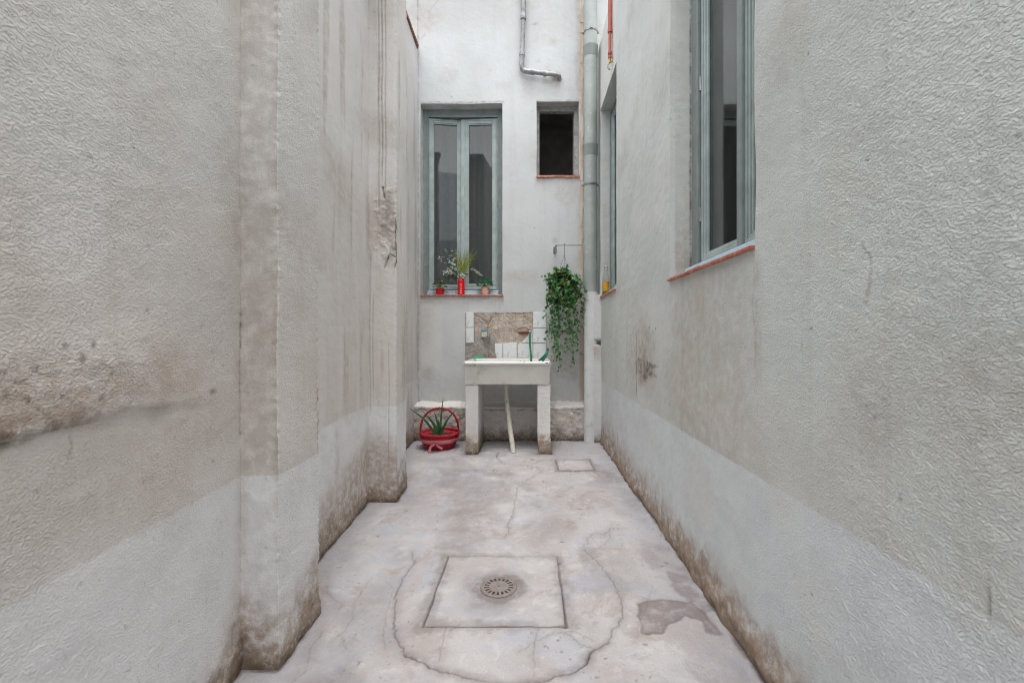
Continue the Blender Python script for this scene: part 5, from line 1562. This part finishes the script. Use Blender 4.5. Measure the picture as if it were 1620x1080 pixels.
obj('white_sprig', wh, M['petal'], bq)['kind'] = 'stuff'; obj('sprig', ol, M['grey_leaf'], bq)['kind'] = 'stuff'; obj('filler_leaf', gl, M['sprout'], bq)['kind'] = 'stuff'

# ================================================================== HANGING IVY
yv = 4.20
def vk(px, py, y=yv): q = back_at(px, py, y); return Vector((q[0], y, q[1]))
br = empty('wall_bracket', vk(879, 388), 'thin metal hanging rail fixed to the wall beside the downpipe', 'bracket')
o0 = br.location
bm = bmesh.new(); add_tube(bm, [vk(879, 388) - o0, vk(921, 388) - o0], .0042, 8); obj('rail', bm, M['bracket'], br, smooth=True)
bm = bmesh.new()
add_tube(bm, [vk(880, 388) - o0, vk(880, 388) - o0 + Vector((0, .20, 0))], .0045, 8)
add_box(bm, -.006, .010, -.004, .004, -.075, .004, .002)
add_box(bm, -.010, .018, .185, .200, -.035, .025, .002)
obj('arm', bm, M['bracket'], br)
iv = empty('hanging_ivy', vk(893, 430), 'bushy green ivy trailing from a pot hung on the wall rail', 'hanging plant')
o1 = iv.location.copy()
def V(px, py, y=yv): return vk(px, py, y) - o1
bm = bmesh.new()
add_tube(bm, smooth_path([V(893, 403), V(893, 392), V(893, 385.5), V(894.5, 387)], 4), .0024, 6)
for (px, dy) in ((884, -.05), (899, -.04), (892, .06)):
    add_tube(bm, [V(893, 403), V(px, 430, yv + dy)], .0015, 5)
obj('hanger', bm, M['wire'], iv)
bm = bmesh.new()
pc = V(894, 458)
add_lathe(bm, [(.001, 0), (.058, 0), (.085, .13), (.082, .13), (.056, .01), (.001, .01)], c=(pc.x, pc.y, pc.z), seg=24, capb=False)
obj('pot', bm, M['soil'], iv, smooth=True, angle=40)
bm = bmesh.new(); add_lathe(bm, [(.001, .118), (.081, .115)], c=(pc.x, pc.y, pc.z), seg=16, capb=False); obj('soil', bm, M['soil'], iv)
def ivy_leaf(bm, c, d, nrm, s):
    """five-lobed leaf, folded on its midrib"""
    d = d.normalized(); side = d.cross(nrm)
    side = side.normalized() if side.length > 1e-3 else Vector((1, 0, 0))
    up = side.cross(d)
    out = [(0, .0), (-.10, .30), (.18, .58), (.32, .30), (.62, .42), (.66, .16), (1.05, 0)]
    cen = bm.verts.new(c + d * s * .25)
    tipm = None
    for sg in (1, -1):
        vs = [bm.verts.new(c + d * s * a + side * s * b * sg + up * s * (.30 * abs(b) - .18 * a * a)) for a, b in out]
        for k in range(len(vs) - 1): bm.faces.new((cen, vs[k], vs[k + 1]) if sg > 0 else (cen, vs[k + 1], vs[k]))
r = random.Random(21)
dl = bmesh.new(); lf = bmesh.new(); yl = bmesh.new(); vn = bmesh.new()
def leaf(c, out, s, young=False):
    d = (out * .7 + Vector((r.uniform(-.7, .7), r.uniform(-.7, .3), r.uniform(-1.0, .25)))).normalized()
    nrm = (out * .9 + Vector((r.uniform(-.4, .4), -.5, r.uniform(.1, 1.0)))).normalized()
    ivy_leaf(dl if r.random() < .035 else (yl if young else lf), c, d, nrm, s)
cc = V(893, 452)
for k in range(900):                                    # the crown
    d = rdir(r, -.75)
    rad = r.uniform(.55, 1.0) ** .5 * (.86 + .20 * math.sin(d.x * 7 + 1) * math.cos(d.z * 6 + d.x * 3)) * r.uniform(.9, 1.12)
    px_s = .175 * (1 if d.x < 0 else .88)
    c_ = cc + Vector((d.x * px_s * rad, d.y * .13 * rad, d.z * (.165 if d.z > 0 else .22) * rad))
    leaf(c_, d, r.uniform(.022, .052), r.random() < .20)
strands = [(872, 450, 868, 535, .9), (876, 455, 880, 545, 1), (879, 460, 877, 568, 1), (882, 470, 884, 556, 1), (886, 480, 884, 520, 1), (902, 470, 904, 545, 1), (899, 480, 898, 558, 1), (906, 470, 908, 528, 1),
           (912, 460, 915, 520, .9), (918, 450, 921, 505, .9), (920, 445, 924, 490, .8), (903, 520, 903, 580, .45), (884, 540, 888, 588, .45), (908, 520, 917, 562, .5), (876, 520, 874, 556, .6), (868, 440, 863, 500, .7), (864, 432, 862, 446, .8), (893, 475, 901, 520, .9), (880, 440, 872, 520, 1), (906, 455, 902, 535, 1)]
for (xa_, ya_, xb_, yb_, dens) in strands:
    y_a, y_b = yv + r.uniform(-.09, .02), yv + r.uniform(-.10, .05)
    a_, b_ = V(xa_, ya_, y_a), V(xb_, yb_, y_b)
    L_ = (b_ - a_).length
    path = smooth_path([a_, a_.lerp(b_, .35) + Vector((r.uniform(-.02, .02), r.uniform(-.02, .02), 0)), a_.lerp(b_, .7) + Vector((r.uniform(-.02, .02), 0, 0)), b_], 6)
    add_tube(vn, path, .0013, 4)
    nl = int(L_ / .0115 * dens)
    for k in range(nl):
        t_ = (k + r.random()) / nl
        q = path[min(len(path) - 1, int(t_ * len(path)))]
        off = Vector((r.gauss(0, .016), r.gauss(0, .014), r.uniform(-.01, .01)))
        leaf(q + off, (off * 30 + Vector((0, -.4, -.3))).normalized(), r.uniform(.022, .040) * (1 - .25 * t_), r.random() < .12)
for k in range(12):
    a = r.uniform(0, PI); q = cc + Vector((.17 * math.cos(a), -.02, .16 * math.sin(a)))
    add_tube(vn, smooth_path([q * .8, q, q * 1.12 + Vector((0, 0, -.01))], 3), .0012, 4)
M['dry'] = leaf_mat('yellowed_ivy_leaf', (0.30, 0.26, 0.05), (0.34, 0.20, 0.07), sc=30)
obj('dry_foliage', dl, M['dry'], iv)['kind'] = 'stuff'
obj('vine', vn, M['stem'], iv); obj('foliage', lf, M['ivy'], iv)['kind'] = 'stuff'; obj('young_foliage', yl, M['ivy_light'], iv)['kind'] = 'stuff'

# ================================================================== BOTTLE
bx_, by_ = .716, 4.06
bo = empty('glass_bottle', (bx_, by_, W2[2] + .0065), 'clear swing-top bottle with yellow and green filling on the far right sill', 'bottle')
prof = [(.001, .0), (.030, .0), (.0335, .004), (.0335, .135), (.031, .155), (.018, .200), (.0125, .215), (.0120, .245), (.0145, .248), (.0145, .256), (.012, .258)]
bm = bmesh.new(); add_lathe(bm, prof, seg=28, capb=False); obj('body', bm, M['bottle_glass'], bo, smooth=True, angle=60)
bm = bmesh.new(); add_lathe(bm, [(.001, .004), (.0305, .004), (.0305, .125), (.001, .125)], seg=28, capb=False); obj('filling', bm, M['drink'], bo, smooth=True, angle=40)
bm = bmesh.new(); add_lathe(bm, [(.001, .257), (.011, .257), (.012, .266), (.007, .272), (.001, .273)], seg=14, capb=False); obj('stopper', bm, M['petal'], bo, smooth=True)
bm = bmesh.new()
for s in (-1, 1): add_tube(bm, [(s * .014, 0, .225), (s * .017, -.003, .245), (s * .012, 0, .266)], .0013, 5)
add_tube(bm, [(-.012, 0, .266), (.012, 0, .266)], .0013, 5)
obj('wire_bail', bm, M['wire'], bo)
